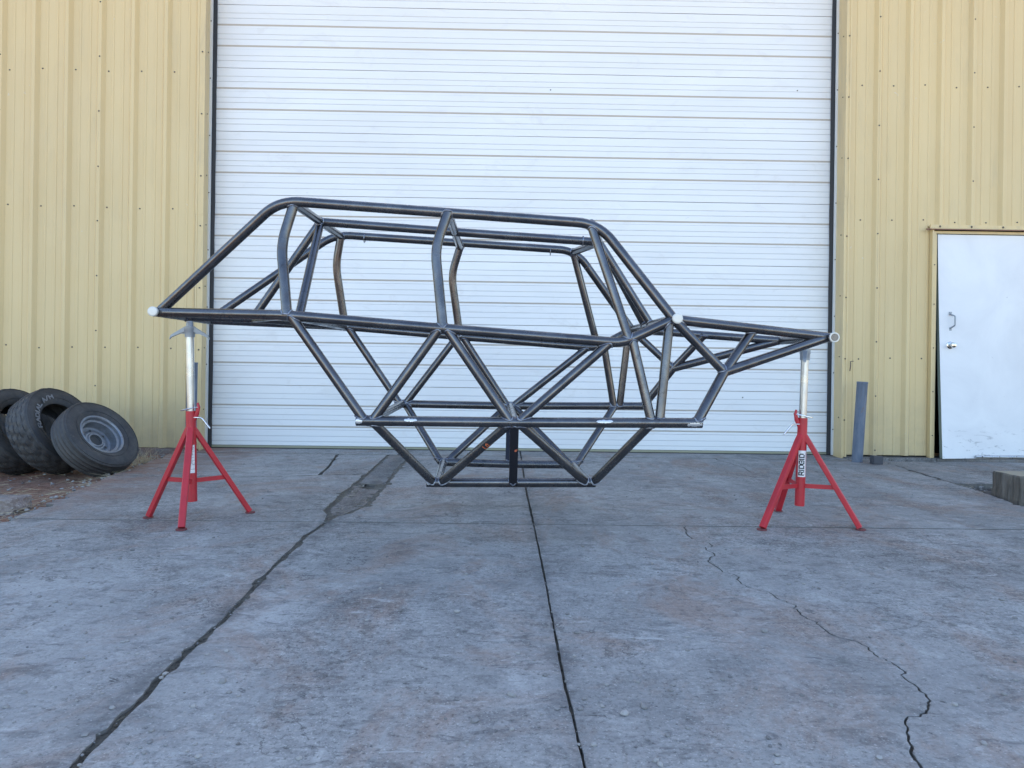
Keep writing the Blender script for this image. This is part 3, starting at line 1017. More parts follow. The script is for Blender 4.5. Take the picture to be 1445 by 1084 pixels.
def door_profile(h):
    """(z, y offset back from the face, material) for one section"""
    pr = [(0.0015, 0.006, 2), (0.0025, 0.0, 0)]

    def pin(zc):
        return [(zc - 0.0035, 0.0, 0), (zc, 0.0022, 3), (zc + 0.0035, 0.0, 3)]

    def groove(zb):
        # from below: small dark return, flat floor, long darker beige bevel
        return [(zb, 0.0, 0), (zb + 0.0035, 0.006, 2), (zb + 0.024, 0.006, 0), (zb + 0.038, 0.0, 1)]
    pr += pin(0.068) + pin(0.118) + groove(0.1775) + pin(0.270) + pin(0.318) + groove(0.3745) + pin(0.466) + pin(0.515)
    pr += [(h - 0.0022, 0.0, 0), (h - 0.001, 0.006, 2)]
    return pr


for k in range(8):
    b = MB()
    x0_, x1_ = DXL, DXR
    z0_ = k * SH + (0.028 if k == 0 else 0.0)
    pr = door_profile(SH)
    if k == 0:
        pr = [(z_ - 0.028 if z_ > 0.02 else z_, y_, m_) for z_, y_, m_ in pr]
    nx = 24
    for (za, ya, _), (zb, yb, mi) in zip(pr, pr[1:]):
        for i in range(nx):
            xa_, xb_ = x0_ + (x1_ - x0_) * i / nx, x0_ + (x1_ - x0_) * (i + 1) / nx
            wv = lambda x: nz(x, k * 3.3, 0.8, 2) * 0.003
            b.add([(xa_, YD + ya + wv(xa_), z0_ + za), (xb_, YD + ya + wv(xb_), z0_ + za), (xb_, YD + yb + wv(xb_), z0_ + zb), (xa_, YD + yb + wv(xa_), z0_ + zb)],
                  [(0, 1, 2, 3)], mi)
    top = z0_ + pr[-1][0]
    b.box(((x0_ + x1_) / 2, YD + 0.035, (z0_ + top) / 2), (x1_ - x0_, 0.03, top - z0_ - 0.002), 2)
    # folded end cap strips
    for xe in (x0_ + 0.012, x1_ - 0.012):
        b.box((xe, YD - 0.0015, (z0_ + top) / 2), (0.022, 0.0025, top - z0_ - 0.012), 0)
    b.build('door_section', [M_door, M_groove, M_gap, M_pin], gd)
s = MB()
for x_, z_ in ((2.27, 0.535), (0.414, 3.408), (2.75, 3.445), (-1.2, 2.1)):
    screw_on(s, x_, YD - 0.001, z_, 0.0038)
s.build('screws', M_screw, gd.children[0])['kind'] = 'stuff'
b = MB(); b.box((0.19, YD + 0.004, 0.018), (5.84, 0.030, 0.018)); b.build('bottom_rail', mat('dull_olive_rail', (0.30, 0.29, 0.20), 0.6), gd)
b = MB(); b.box((0.19, YD + 0.010, 0.006), (5.84, 0.040, 0.012)); b.build('bottom_seal', M_rubber, gd)

# ================================================================== ENTRY DOOR
ed = thing('entry_door', 'warped white walk door with scuffed bottom and steel pull handle', 'door', (4.9, YW, 0))
HX, LX0, LT = 4.955, 3.978, 0.042


def leaf_y(x, z_):
    u = max(0.0, (HX - x) / (HX - LX0))
    return YW - 0.012 - 0.115 * u ** 1.3 * max(0.0, (2.06 - z_) / 2.06) ** 1.2


b = MB()
nx, nzz = 14, 22
Z0, Z1 = 0.018, 2.064
for side, off in ((0, 0.0), (1, LT)):
    vs = [(LX0 + (HX - LX0) * i / nx, leaf_y(LX0 + (HX - LX0) * i / nx, Z0 + (Z1 - Z0) * j / nzz) + off, Z0 + (Z1 - Z0) * j / nzz) for j in range(nzz + 1) for i in range(nx + 1)]
    b.add(vs, [(j * (nx + 1) + i, j * (nx + 1) + i + 1, (j + 1) * (nx + 1) + i + 1, (j + 1) * (nx + 1) + i) for j in range(nzz) for i in range(nx)])
N1 = (nx + 1) * (nzz + 1)
ef = []
for j in range(nzz):
    for i in (0, nx):
        a = j * (nx + 1) + i
        ef.append((a, a + nx + 1, a + nx + 1 + N1, a + N1))
for i in range(nx):
    for j in (0, nzz):
        a = j * (nx + 1) + i
        ef.append((a, a + 1, a + 1 + N1, a + N1))
b.f += ef
b.mi += [1] * len(ef)
leaf = b.build('door_leaf', [M_leaf, M_edge], ed)
b = MB()
hy = leaf_y(4.09, 1.27)
b.sweep(fillet([(4.083, hy - 0.002, 1.333), (4.083, hy - 0.012, 1.325), (4.100, hy - 0.045, 1.310), (4.100, hy - 0.045, 1.225), (4.083, hy - 0.012, 1.205), (4.083, hy - 0.002, 1.197)],
               [0.004, 0.012, 0.012, 0.004], 4), 0.0062, 10)
for zz in (1.336, 1.194):
    b.box((4.083, hy - 0.003, zz), (0.022, 0.005, 0.03))
b.build('pull_handle', M_cast, ed, True)
b = MB()
hy = leaf_y(4.077, 1.045)
Mk = Matrix.Translation((4.077, hy, 1.045)) @ Vector((0, -1, 0)).to_track_quat('Z', 'Y').to_matrix().to_4x4()
b.lathe([(0, 0.034), (0.004, 0.033), (0.007, 0.026), (0.010, 0.013), (0.030, 0.012), (0.036, 0.022), (0.048, 0.026), (0.060, 0.022), (0.064, 0.010), (0.0645, 0.0001)], 24, Mk)
b.build('door_knob', M_brass, ed, True)
b = MB()
b.sweep([(4.30, leaf_y(4.30, 0.03) - 0.014, 0.034), (4.945, leaf_y(4.945, 0.03) - 0.014, 0.030)], 0.013, 12)
b.box((4.622, leaf_y(4.62, 0.03) - 0.006, 0.030), (0.64, 0.010, 0.030), 0, Matrix.Rotation(0.075, 3, 'Z'))
ds = b.build('door_sweep', M_galv, ed, True)
s = MB()
for k in range(4):
    x = 4.36 + k * 0.17
    screw_on(s, x, leaf_y(x, 0.03) - 0.028, 0.036, 0.004)
s.build('screws', M_screw, ds)['kind'] = 'stuff'

# ================================================================== TUBE CHASSIS
N = {
 'R': ((-1.616, 3.328, 1.020), (-1.616, 3.912, 1.022)),
 'B': ((-0.937, 3.080, 0.997), (-0.926, 4.160, 1.011)),
 'M': ((-0.263, 3.089, 0.949), (-0.254, 4.151, 0.962)),
 'K': ((0.525, 3.101, 0.898), (0.551, 4.139, 0.907)),
 'D': ((0.746, 3.107, 1.005), (0.748, 4.133, 1.017)),
 'TB': ((-0.937, 3.161, 1.500), (-0.940, 4.079, 1.525)),
 'T1': ((-1.000, 3.150, 1.509), (-0.979, 4.090, 1.536)),
 'TM': ((-0.254, 3.161, 1.471), (-0.256, 4.079, 1.473)),
 'TA': ((0.388, 3.186, 1.432), (0.394, 4.054, 1.450)),
 'T2': ((0.423, 3.187, 1.436), (0.410, 4.053, 1.459)),
 'A2': ((0.552, 3.099, 0.915), (0.551, 4.141, 0.920)),
 'E': ((0.987, 3.146, 0.777), (0.987, 4.094, 0.793)),
 'F': ((1.532, 3.328, 0.948), (1.532, 3.912, 0.954)),
 'G': ((1.142, 3.233, 0.967), (1.141, 4.007, 0.984)),
 'P1': ((-0.579, 3.078, 0.544), (-0.585, 4.162, 0.564)),
 'P2': ((0.054, 3.076, 0.546), (0.046, 4.164, 0.559)),
 'P3': ((0.667, 3.074, 0.551), (0.673, 4.166, 0.559)),
 'P4': ((0.844, 3.066, 0.554), (0.833, 4.174, 0.569)),
 'Q1': ((-0.300, 3.321, 0.241), (-0.320, 3.919, 0.258)),
 'Q2': ((0.414, 3.319, 0.250), (0.397, 3.921, 0.251)),
 'S': ((0.055, 3.322, 0.245), (0.040, 3.918, 0.251)),
 'BB': ((-0.985, 3.140, 1.313), (-0.971, 4.100, 1.359)),
 'MB': ((-0.306, 3.132, 1.307), (-0.305, 4.108, 1.317)),
}
N = {k: (Vector(a), Vector(b_)) for k, (a, b_) in N.items()}
ch = thing('tube_chassis', 'bare steel tube buggy chassis resting on two red stands', 'vehicle frame', (0, 3.62, 0.22))
RT = 0.0222
LINES = {}


def seg_near(pts, p):
    best = None
    for a, b_ in zip(pts, pts[1:]):
        d = b_ - a
        t = max(0, min(1, (p - a).dot(d) / d.length_squared))
        q = a + d * t
        if best is None or (q - p).length < best[0]:
            best = ((q - p).length, a, d.normalized())
    return best[1], best[2]


def weld(P, d, r, main, Rm, parent):
    """bead along the saddle curve where a tube (axis P + t d) meets the main tube"""
    A, a = seg_near(main, P)
    d = d.normalized()
    e1 = d.cross(Vector((0.3, 0.2, 0.9))).normalized()
    e2 = d.cross(e1)
    pts = []
    m = 30
    ok = (d.cross(a)).length
    if ok < 0.25:
        return
    for k in range(m):
        th = 2 * math.pi * k / m
        o_ = P + (e1 * math.cos(th) + e2 * math.sin(th)) * (r * 1.02)
        wv = (o_ - A) - a * (o_ - A).dot(a)
        u = d - a * d.dot(a)
        qa, qb, qc = u.dot(u), 2 * wv.dot(u), wv.dot(wv) - Rm * Rm
        disc = qb * qb - 4 * qa * qc
        if disc < 0:
            t = -qb / (2 * qa)
        else:
            t = (-qb + math.sqrt(disc)) / (2 * qa)
        t = max(-0.01, min(0.085, t))
        pts.append(o_ + d * t)
    b = MB()
    ph = random.random() * 6
    b.sweep(pts, [0.0040 + 0.0008 * math.sin(i * 2.6 + ph) for i in range(m)], 6, closed=True)
    b.build('weld_bead', M_weld, parent, True, 80)


def tube(name, pts, rads=None, r=RT, m=None, square=False, join=(None, None), mark=None, label=None):
    pts = [Vector(p) for p in pts]
    cl = fillet(pts, rads) if rads else pts
    b = MB()
    if square:
        b.sweep(cl, r, 4, square=True)
        o = b.build(name, m or M_sq, ch)
    else:
        # extra stations keep long tubes smooth and let them bow a little
        b.sweep(cl, r, 24)
        o = b.build(name, m or M_steel, ch, True, 50)
    if label:
        o['label'] = label
    for k, j in enumerate(join):
        if j is None:
            continue
        mp, mr = j
        P = cl[0] if k == 0 else cl[-1]
        d = (cl[1] - cl[0]) if k == 0 else (cl[-2] - cl[-1])
        weld(P, d, r * (1.12 if square else 1), mp, mr, o)
    o['_'] = 0
    del o['_']
    return o, cl


for s in (0, 1):
    n_ = {k: v_[s] for k, v_ in N.items()}
    # long rails first
    roof_o, roof = tube('roof_rail', [n_['R'] + Vector((0.02, 0, 0.012)), n_['T1'], n_['T2'], n_['D'] + Vector((-0.005, 0, 0.01))], [0.095, 0.10])
    belt_o, belt = tube('belt_rail', [n_['R'], n_['B'], n_['M'], n_['K'], n_['D']], [0.05, 0.03, 0.055])
    mid_o, midr = tube('side_rail', [Vector((-0.631, n_['P1'].y, n_['P1'].z)), n_['P2'], Vector((0.867 if s == 0 else 0.853, n_['P4'].y, n_['P4'].z))])
    bot_o, botr = tube('floor_rail', [Vector((-0.349 if s == 0 else -0.335, n_['Q1'].y, n_['Q1'].z)), n_['S'], Vector((0.441 if s == 0 else 0.415, n_['Q2'].y, n_['Q2'].z))])
    LINES[s] = dict(roof=roof, belt=belt, mid=midr, bot=botr)
    hood_o, hood = tube('hood_rail', [n_['D'], n_['F']])
    nose_o, nose = tube('nose_rail', [n_['E'], n_['F']])
    LINES[s]['hood'] = hood
    horn_o, horn = tube('frame_horn', [n_['P4'], n_['E']], join=((midr, RT), None))
    tube('hoop_leg', [n_['TB'], n_['BB'], n_['B']], [0.07], join=((roof, RT), (belt, RT)))
    tube('hoop_leg', [n_['TM'], n_['MB'], n_['M']], [0.07], join=((roof, RT), (belt, RT)))
    tube('door_post', [n_['TA'], n_['A2']], r=0.0205, join=((roof, RT), (belt, RT)))
    K2 = n_['K'].lerp(n_['M'], 0.05)
    K3 = n_['K'].lerp(n_['D'], 0.12)
    for a, b_, ja, jb in ((n_['B'], n_['P1'], belt, midr), (n_['M'], n_['P1'], belt, midr), (n_['M'], n_['P2'], belt, midr), (K2, n_['P2'], belt, midr),
                          (K3, n_['P3'], belt, midr), (n_['D'], n_['P3'], belt, midr)):
        jig = Vector((0.022 if b_.x > a.x else -0.022, 0, 0))
        tube('side_brace', [a + jig * 0.7, b_ - jig * 0.75], r=0.0205, join=((ja, RT), (jb, RT)))
    tube('nose_brace', [n_['D'] + Vector((0.012, 0, -0.01)), n_['E']], r=0.0205, join=((hood, RT), (horn, RT)))
    tube('nose_brace', [n_['G'], n_['E']], r=0.0205, join=((hood, RT), None))
    for a, b_ in (('P1', 'Q1'), ('P2', 'Q1'), ('P2', 'Q2'), ('P3', 'Q2')):
        jig = Vector((0.016 if n_[b_].x > n_[a].x else -0.016, 0, 0))
        tube('floor_brace', [n_[a] + jig, n_[b_] - jig], r=0.0205, join=((midr, RT), (botr, RT)))
    tube('square_post', [n_['P2'], n_['S']], r=0.0190, square=True, join=((midr, RT), (botr, RT)), label='dark square steel post')
    # slip-joint seams
    if s == 1:
        for (pp, L_) in ((n_['TB'].lerp(n_['TM'], 0.20), n_['TM'] - n_['TB']), (n_['TM'].lerp(n_['TA'], 0.80), n_['TA'] - n_['TM']),
                         (n_['T2'].lerp(n_['D'], 0.20), n_['D'] - n_['T2']), (n_['D'].lerp(n_['G'], 0.28), n_['F'] - n_['D'])):
            d = L_.normalized()
            e1 = d.cross(Vector((0, 1, 0.1))).normalized(); e2 = d.cross(e1)
            b = MB()
            b.sweep([pp + (e1 * math.cos(t * math.tau / 24) + e2 * math.sin(t * math.tau / 24)) * (RT + 0.0004) for t in range(24)], 0.0025, 6, closed=True)
            b.build('weld_bead', M_weld, roof_o, True, 80)


def mid(k, t=0.5):
    return N[k][0].lerp(N[k][1], t)


def open_end(P, d, parent, plug, r=RT):
    """pale sawn tube end: ring with bore, or a welded plug"""
    d = Vector(d).normalized()
    M = Matrix.Translation(P) @ d.to_track_quat('Z', 'Y').to_matrix().to_4x4()
    b = MB()
    if plug:
        b.lathe([(-0.012, r + 0.0006), (0.0005, r + 0.0006), (0.0030, r - 0.002), (0.0036, r - 0.006), (0.0030, 0.0001)], 28, M, 0)
        b.build('end_cap', M_cut, parent, True)
    else:
        b.lathe([(-0.010, r + 0.0006), (0.001, r + 0.0006), (0.0015, r - 0.0008), (0.0010, r - 0.0048), (-0.0004, r - 0.005)], 28, M, 0)
        b.lathe([(-0.0004, r - 0.0052), (-0.0004, 0.0001)], 28, M, 1)
        b.build('tube_end', [M_cut, M_hole], parent, True)


# crossbars
def cross(name, a, b_, near_ext=0.0, **kw):
    d = (b_ - a).normalized()
    return tube(name, [a - d * near_ext, b_ + d * (near_ext * 0.6)], **kw)


rear_o, rear = cross('rear_crossbar', N['R'][0], N['R'][1], 0.045)
dash_o, dash = cross('dash_crossbar', N['D'][0] + Vector((0.009, 0, 0.002)), N['D'][1] + Vector((0.005, 0, 0)), 0.045)
front_o, front = cross('front_crossbar', N['F'][0] + Vector((0.012, 0, -0.002)), N['F'][1] + Vector((0.008, 0, 0)), 0.045)
open_end(rear[0], (0, -1, 0), rear_o, True)
open_end(dash[0], (0, -1, 0), dash_o, True)
open_end(front[0], (0, -1, 0), front_o, False, RT * 1.02)
L0, L1 = LINES[0], LINES[1]
j2 = lambda k, r_=RT: ((L0[k], r_), (L1[k], r_))
cross('roof_crossbar', N['TB'][0], N['TB'][1], r=0.0205, join=j2('roof'))
cross('roof_crossbar', N['TM'][0], N['TM'][1], r=0.0205, join=j2('roof'))
CF = Vector((0.485, 3.62, 1.432))
CRr = mid('TB')
tube('roof_crossbar', [N['TA'][0], CF, N['TA'][1]], [0.05], r=0.0205, join=j2('roof'))
spine_o, spine = tube('roof_spine', [CRr, mid('TM'), CF], r=0.0215, join=(([N['TB'][0], N['TB'][1]], 0.0205), ([N['TA'][0], N['TA'][1]], 0.0205)))
bx_o, bx = cross('belt_crossbar', N['B'][0], N['B'][1], r=0.0205, join=j2('belt'))
cross('side_crossbar', N['P1'][0], N['P1'][1], r=0.0205, join=j2('mid'))
cross('side_crossbar', N['P2'][0], N['P2'][1], r=0.0205, join=j2('mid'))
cross('floor_crossbar', N['Q1'][0], N['Q1'][1], r=0.0195, join=j2('bot'))
cross('floor_crossbar', N['Q2'][0], N['Q2'][1], r=0.0195, join=j2('bot'))
PB = Vector((-1.274, 3.62, 1.016))
tail_o, tail = tube('tail_tube', [mid('R'), PB], join=((rear, RT), None))
tube('tail_tube', [PB, N['B'][0] + Vector((-0.02, 0.02, 0))], r=0.0195, join=(None, (L0['belt'], RT)))
tube('tail_tube', [PB, N['B'][1] + Vector((-0.02, -0.02, 0))], r=0.0195, join=(None, (L1['belt'], RT)))
tube('rear_brace', [CRr, PB], r=0.0205, join=((bx and [N['TB'][0], N['TB'][1]], 0.0205), (tail, RT)))
tube('rear_brace', [CRr, N['B'][0].lerp(N['B'][1], 0.16)], r=0.0205, join=(([N['TB'][0], N['TB'][1]], 0.0205), (bx, 0.0205)))
for t in (0.50, 0.64):
    tube('windshield_tube', [CF, dash[0].lerp(dash[-1], t)], r=0.0185, join=(None, (dash, RT)))


# bright ground patches, wrapped on the tubes
def patch_on_tube(name, A, B_, t0, t1, th0, th1, r, m, parent, seed, amp=0.25):
    """irregular thin patch on a tube; angle 0 faces the viewer, positive upward"""
    d = (B_ - A).normalized()
    f = Vector((0, -1, 0)); f = (f - d * f.dot(d)).normalized()
    u = Vector((0, 0, 1)); u = (u - d * u.dot(d)); u = (u - f * u.dot(f)).normalized()
    b = MB()
    m_, k_ = 26, 6
    vs = []
    for i in range(m_ + 1):
        t = i / m_
        w_ = math.sin(math.pi * min(1, max(0, t))) ** 0.35
        lo = th0 + (th1 - th0) * (0.5 - 0.5 * w_ + amp * 0.5 * nz(t * 6, seed, 1.7))
        hi = th1 - (th1 - th0) * (0.5 - 0.5 * w_ + amp * 0.5 * nz(t * 6, seed + 4, 1.9))
        for j in range(k_ + 1):
            th = lo + (hi - lo) * j / k_
            vs.append(A.lerp(B_, t0 + (t1 - t0) * t) + (f * math.cos(th) + u * math.sin(th)) * (r + 0.0005))
    b.add(vs, [(i * (k_ + 1) + j, (i + 1) * (k_ + 1) + j, (i + 1) * (k_ + 1) + j + 1, i * (k_ + 1) + j + 1) for i in range(m_) for j in range(k_)])
    return b.build(name, m, parent, True)


A, B_ = Vector((-0.631, 3.078, 0.544)), N['P2'][0]
La = (B_ - A).length
side0 = [o for o in ch.children if o.name.startswith('side_rail')][0]
patch_on_tube('ground_spot', A, B_, 0.208 / La, 0.265 / La, 0.05, 0.62, RT, M_bright, side0, 1, 0.5)
patch_on_tube('ground_spot', A, B_, 0.000, 0.030 / La, -0.55, 0.60, RT, M_bright, side0, 2, 0.5)
A, B_ = N['P2'][0], Vector((0.867, 3.066, 0.554))
La = (B_ - A).length
patch_on_tube('ground_spot', A, B_, 0.352 / La, 0.425 / La, 0.0, 0.62, RT, M_bright, side0, 3, 0.5)
patch_on_tube('ground_spot', A, B_, 0.745 / La, 0.998, -0.70, 0.10, RT, M_bright, side0, 5, 0.5)
flo0 = [o for o in ch.children if o.name.startswith('floor_rail')][0]
A, B_ = Vector((-0.349, 3.321, 0.241)), N['S'][0]
patch_on_tube('ground_spot', A, B_, 0.0, 0.06, -0.4, 0.9, RT, M_bright, flo0, 7, 0.5)


# ---- stroke lettering
GL = {
 'R': [[(0, 0), (0, 1), (0.55, 1), (0.7, 0.85), (0.7, 0.62), (0.55, 0.48), (0, 0.48)], [(0.38, 0.48), (0.75, 0)]],
 'I': [[(0.1, 0), (0.1, 1)]],
 'D': [[(0, 0), (0, 1), (0.5, 1), (0.75, 0.75), (0.75, 0.25), (0.5, 0), (0, 0)]],
 'G': [[(0.75, 0.8), (0.6, 1), (0.2, 1), (0, 0.8), (0, 0.2), (0.2, 0), (0.6, 0), (0.75, 0.2), (0.75, 0.48), (0.42, 0.48)]],
 'A': [[(0, 0), (0.38, 1), (0.76, 0)], [(0.15, 0.35), (0.6, 0.35)]],
 'L': [[(0, 1), (0, 0), (0.6, 0)]],
 '/': [[(0, 0), (0.5, 1)]],
 'M': [[(0, 0), (0, 1), (0.4, 0.4), (0.8, 1), (0.8, 0)]],
 ' ': [],
 'O': [[(0.1, 0.2), (0.1, 0.8), (0.4, 1), (0.7, 0.8), (0.7, 0.2), (0.4, 0), (0.1, 0.2)]],
}
ADV = {'I': 0.55, ' ': 0.55, '/': 0.85, 'M': 1.2, 'L': 0.95}


def lettering(b, text, wd, fmap, mi=0):
    """text in a unit-height line starting at 0; fmap maps (s, t) to a point"""
    x = 0
    for chh in text:
        for pl in GL[chh]:
            for (ax, ay), (bx_, by) in zip(pl, pl[1:]):
                L_ = math.hypot(bx_ - ax, by - ay)
                ux, uy = (bx_ - ax) / L_, (by - ay) / L_
                k = max(1, int(L_ / 0.25))
                vs, fs = [], []
                for i in range(k + 1):
                    t = -wd / 2 + (L_ + wd) * i / k
                    px, py = ax + ux * t, ay + uy * t
                    for sgn in (-1, 0, 1):
                        vs.append(fmap(x + px - uy * sgn * wd / 2, py + ux * sgn * wd / 2))
                for i in range(k):
                    for j in range(2):
                        fs.append((i * 3 + j, i * 3 + j + 1, i * 3 + 3 + j + 1, i * 3 + 3 + j))
                b.add(vs, fs, mi)
        x += ADV.get(chh, 1.0)
    return x


# orange marker scribbles
A, B_ = N['P2'][0] + Vector((-0.016, 0, 0)), N['Q1'][0] + Vector((0.016, 0, 0))
d = (A - B_).normalized()
f = Vector((0, -1, 0)); f = (f - d * f.dot(d)).normalized()
u = f.cross(d) * -1
if u.z < 0:
    u = -u
P0 = A.lerp(B_, 0.325)


def onbrace(s_, t_):
    th = (t_ - 0.5) * 0.9 - 0.45
    return P0 + d * (s_ - 1) * 0.016 + (f * math.cos(th) + u * math.sin(th)) * 0.0211


b = MB()
lettering(b, 'LO', 0.28, onbrace)
brace0 = [o for o in ch.children if o.name.startswith('floor_brace')][1]
b.build('marker_writing', M_orange, brace0)
b = MB()
PS = N['P2'][0].lerp(N['S'][0], 0.40)
for k, (z_, l_) in enumerate(((0.016, 0.012), (0.010, 0.016), (0.004, 0.010), (-0.004, 0.012), (-0.010, 0.014), (-0.016, 0.009))):
    x = PS.x + 0.008 + nz(k, 3, 1.3) * 0.004
    y = PS.y - 0.0196
    b.add([(x - l_ / 2, y, PS.z + z_ - 0.002), (x + l_ / 2, y, PS.z + z_), (x + l_ / 2, y, PS.z + z_ + 0.003), (x - l_ / 2, y, PS.z + z_ + 0.0015)], [(0, 1, 2, 3)])
post0 = [o for o in ch.children if o.name.startswith('square_post')][0]
b.build('marker_writing', M_orange, post0)


# ================================================================== PIPE STANDS
def stand(label, base, top, feet, head_ang, ztop, side, kind):
    """base/top: points on the sleeve axis; side = +1/-1 side of the handle"""
    cx_, cy_ = base[0], base[1]
    st = thing('pipe_stand', label, 'jack stand', (cx_, cy_, 0), 'red tripod stands under the chassis')
    A = Vector((base[0], base[1], 0.0))
    ax = (Vector(top) - Vector(base)).normalized()
    at = lambda z_: Vector(base) + ax * ((z_ - base[2]) / ax.z)
    b = MB()
    # hollow sleeve
    M = Matrix.Translation(at(0.092)) @ ax.to_track_quat('Z', 'Y').to_matrix().to_4x4()
    H = 0.453
    b.lathe([(0, 0.0205), (0, 0.0240), (H, 0.0240), (H, 0.0205), (H - 0.02, 0.0203)], 28, M)
    b.lathe([(0.002, 0.0204), (0.002, 0.0001)], 28, M)
    sleeve = b.build('sleeve', M_red, st, True)
    b = MB()
    b.sweep([at(0.45), at(ztop - 0.055)], 0.0190, 24)
    pole = b.build('pole', M_galv, st, True)
    b = MB()
    # collar with its ring pin
    c_ = at(0.556)
    ring = []
    for k in range(16):
        a = math.tau * k / 16
        ring.append(c_ + Vector((math.cos(a) * 0.048 - side * 0.002, math.sin(a) * 0.026, math.cos(a) * 0.010 * side)))
    b.sweep(ring, 0.0030, 7, closed=True)
    b.build('pin_ring', M_chrome, st, True)
    b = MB()
    q = at(0.535)
    sx = side
    tab = [q + Vector((sx * 0.020, -0.006, -0.035)), q + Vector((sx * 0.034, -0.006, 0.0)), q + Vector((sx * 0.040, -0.006, 0.030)), q + Vector((sx * 0.036, -0.006, 0.052))]
    b.sweep(tab, [0.009, 0.011, 0.009, 0.005], 8)
    b.build('pin_tab', M_red, st, True)
    b = MB()
    q = at(0.513)
    b.sweep(fillet([q + Vector((sx * 0.015, -0.010, 0.0)), q + Vector((sx * 0.062, -0.020, 0.000)), q + Vector((sx * 0.108, -0.03, -0.052))], [0.014], 5), 0.0038, 9)
    b.build('handle', M_chrome, st, True)
    # legs
    for fx, fy in feet:
        F_ = Vector((fx, fy, 0.012))
        hd_ = (F_ - A); hd_.z = 0
        hd_.normalize()
        T = at(0.445) + hd_ * 0.020
        b = MB()
        # flat sided tube 32 x 26 mm, cut square
        d_ = (F_ - T).normalized()
        sd_ = d_.cross(Vector((0, 0, 1))).normalized()
        nn_ = sd_.cross(d_)
        vs, n2 = [], 6
        prof = [(-1, -0.75), (-0.75, -1), (0.75, -1), (1, -0.75), (1, 0.75), (0.75, 1), (-0.75, 1), (-1, 0.75)]
        for P_, sc_ in ((T - d_ * 0.03, 0.9), (T + d_ * 0.02, 1), (F_, 1)):
            for (pa, pb) in prof:
                vs.append(P_ + sd_ * pa * 0.0155 * sc_ + nn_ * pb * 0.0125 * sc_)
        fs = [tuple(range(8)), tuple(range(16, 24))]
        for i in range(2):
            for k in range(8):
                fs.append((i * 8 + k, i * 8 + (k + 1) % 8, i * 8 + 8 + (k + 1) % 8, i * 8 + 8 + k))
        b.add(vs, fs)
        leg = b.build('leg', M_red, st)
        b = MB()
        M = Matrix.Translation((fx + hd_.x * 0.004, fy + hd_.y * 0.004, 0.0015)) @ Matrix.Rotation(0.05, 4, 'X')
        b.lathe([(0, 0.0001), (0, 0.0245), (0.002, 0.0255), (0.005, 0.0245), (0.006, 0.020), (0.006, 0.0001)], 22, M)
        b.build('foot_plate', M_redfoot, leg, True)
        # strut
        zt = 0.200
        tt = (0.445 - zt) / (0.445 - 0.012)
        P_ = T.lerp(F_, tt)
        b = MB()
        q0 = at(zt - 0.004) + hd_ * 0.02
        dd = (P_ - q0)
        L_ = dd.length
        Mq = dd.to_track_quat('X', 'Z').to_matrix()
        b.box(q0 + dd / 2, (L_, 0.006, 0.022), 0, Mq)
        b.build('strut', M_red, st)
    # head
    hc = at(ztop - 0.045)
    Mh = Matrix.Rotation(head_ang, 3, 'Z')
    b = MB()
    M = Matrix.Translation(at(ztop - 0.082)) @ ax.to_track_quat('Z', 'Y').to_matrix().to_4x4()
    b.lathe([(0, 0.0195), (0, 0.0240), (0.030, 0.0245), (0.034, 0.0265), (0.052, 0.0265), (0.054, 0.017), (0.080, 0.016), (0.080, 0.0001)], 20, M)
    for sg in (-1, 1):
        pts = [(sg * 0.018, 0.012, 0.004), (sg * 0.050, 0.010, -0.012), (sg * 0.090, 0.008, -0.034), (sg * 0.096, 0.006, -0.046)]
        vs, fs = [], []
        for i, (px, hw, pz) in enumerate(pts):
            th = (0.013, 0.009, 0.006, 0.003)[i]
            for yy, zz in ((-hw, -th), (hw, -th), (hw, th), (-hw, th)):
                vs.append(hc + Mh @ Vector((px, yy, pz + zz)))
        fs = [(0, 1, 2, 3), (12, 13, 14, 15)]
        for i in range(3):
            for k in range(4):
                fs.append((i * 4 + k, i * 4 + (k + 1) % 4, i * 4 + 4 + (k + 1) % 4, i * 4 + 4 + k))
        b.add(vs, fs)
        # web under the arm
        w0 = [hc + Mh @ Vector((sg * 0.020, yy, zz)) for yy, zz in ((-0.003, -0.022), (0.003, -0.022))] + \
             [hc + Mh @ Vector((sg * 0.020, yy, -0.008)) for yy in (0.003, -0.003)] + [hc + Mh @ Vector((sg * 0.060, yy, -0.020)) for yy in (-0.003, 0.003)]
        b.add(w0, [(0, 1, 2, 3), (0, 4, 5, 1), (3, 2, 5, 4), (0, 3, 4), (1, 5, 2)])
    b.build('vee_head', M_cast, st, True, 35)
    # sticker
    fr = Vector((0, -1, 0)); fr = (fr - ax * fr.dot(ax)).normalized()
    rt_ = fr.cross(ax) * -1
    if rt_.x < 0:
        rt_ = -rt_

    def on(th, z_, r_=0.0243):
        return at(z_) + (fr * math.cos(th) + rt_ * math.sin(th)) * r_
    z0_, z1_ = (0.236, 0.376) if kind == 'small' else (0.243, 0.378)
    t0, t1 = (-0.25, 1.05) if kind == 'small' else (-1.00, 0.82)
    b = MB()
    k_ = 14
    vs = [on(t0 + (t1 - t0) * i / k_, zz) for zz in (z0_, z1_) for i in range(k_ + 1)]
    b.add(vs, [(i, i + 1, k_ + 2 + i, k_ + 1 + i) for i in range(k_)])
    lab = b.build('label', M_label, sleeve, True)
    b = MB()
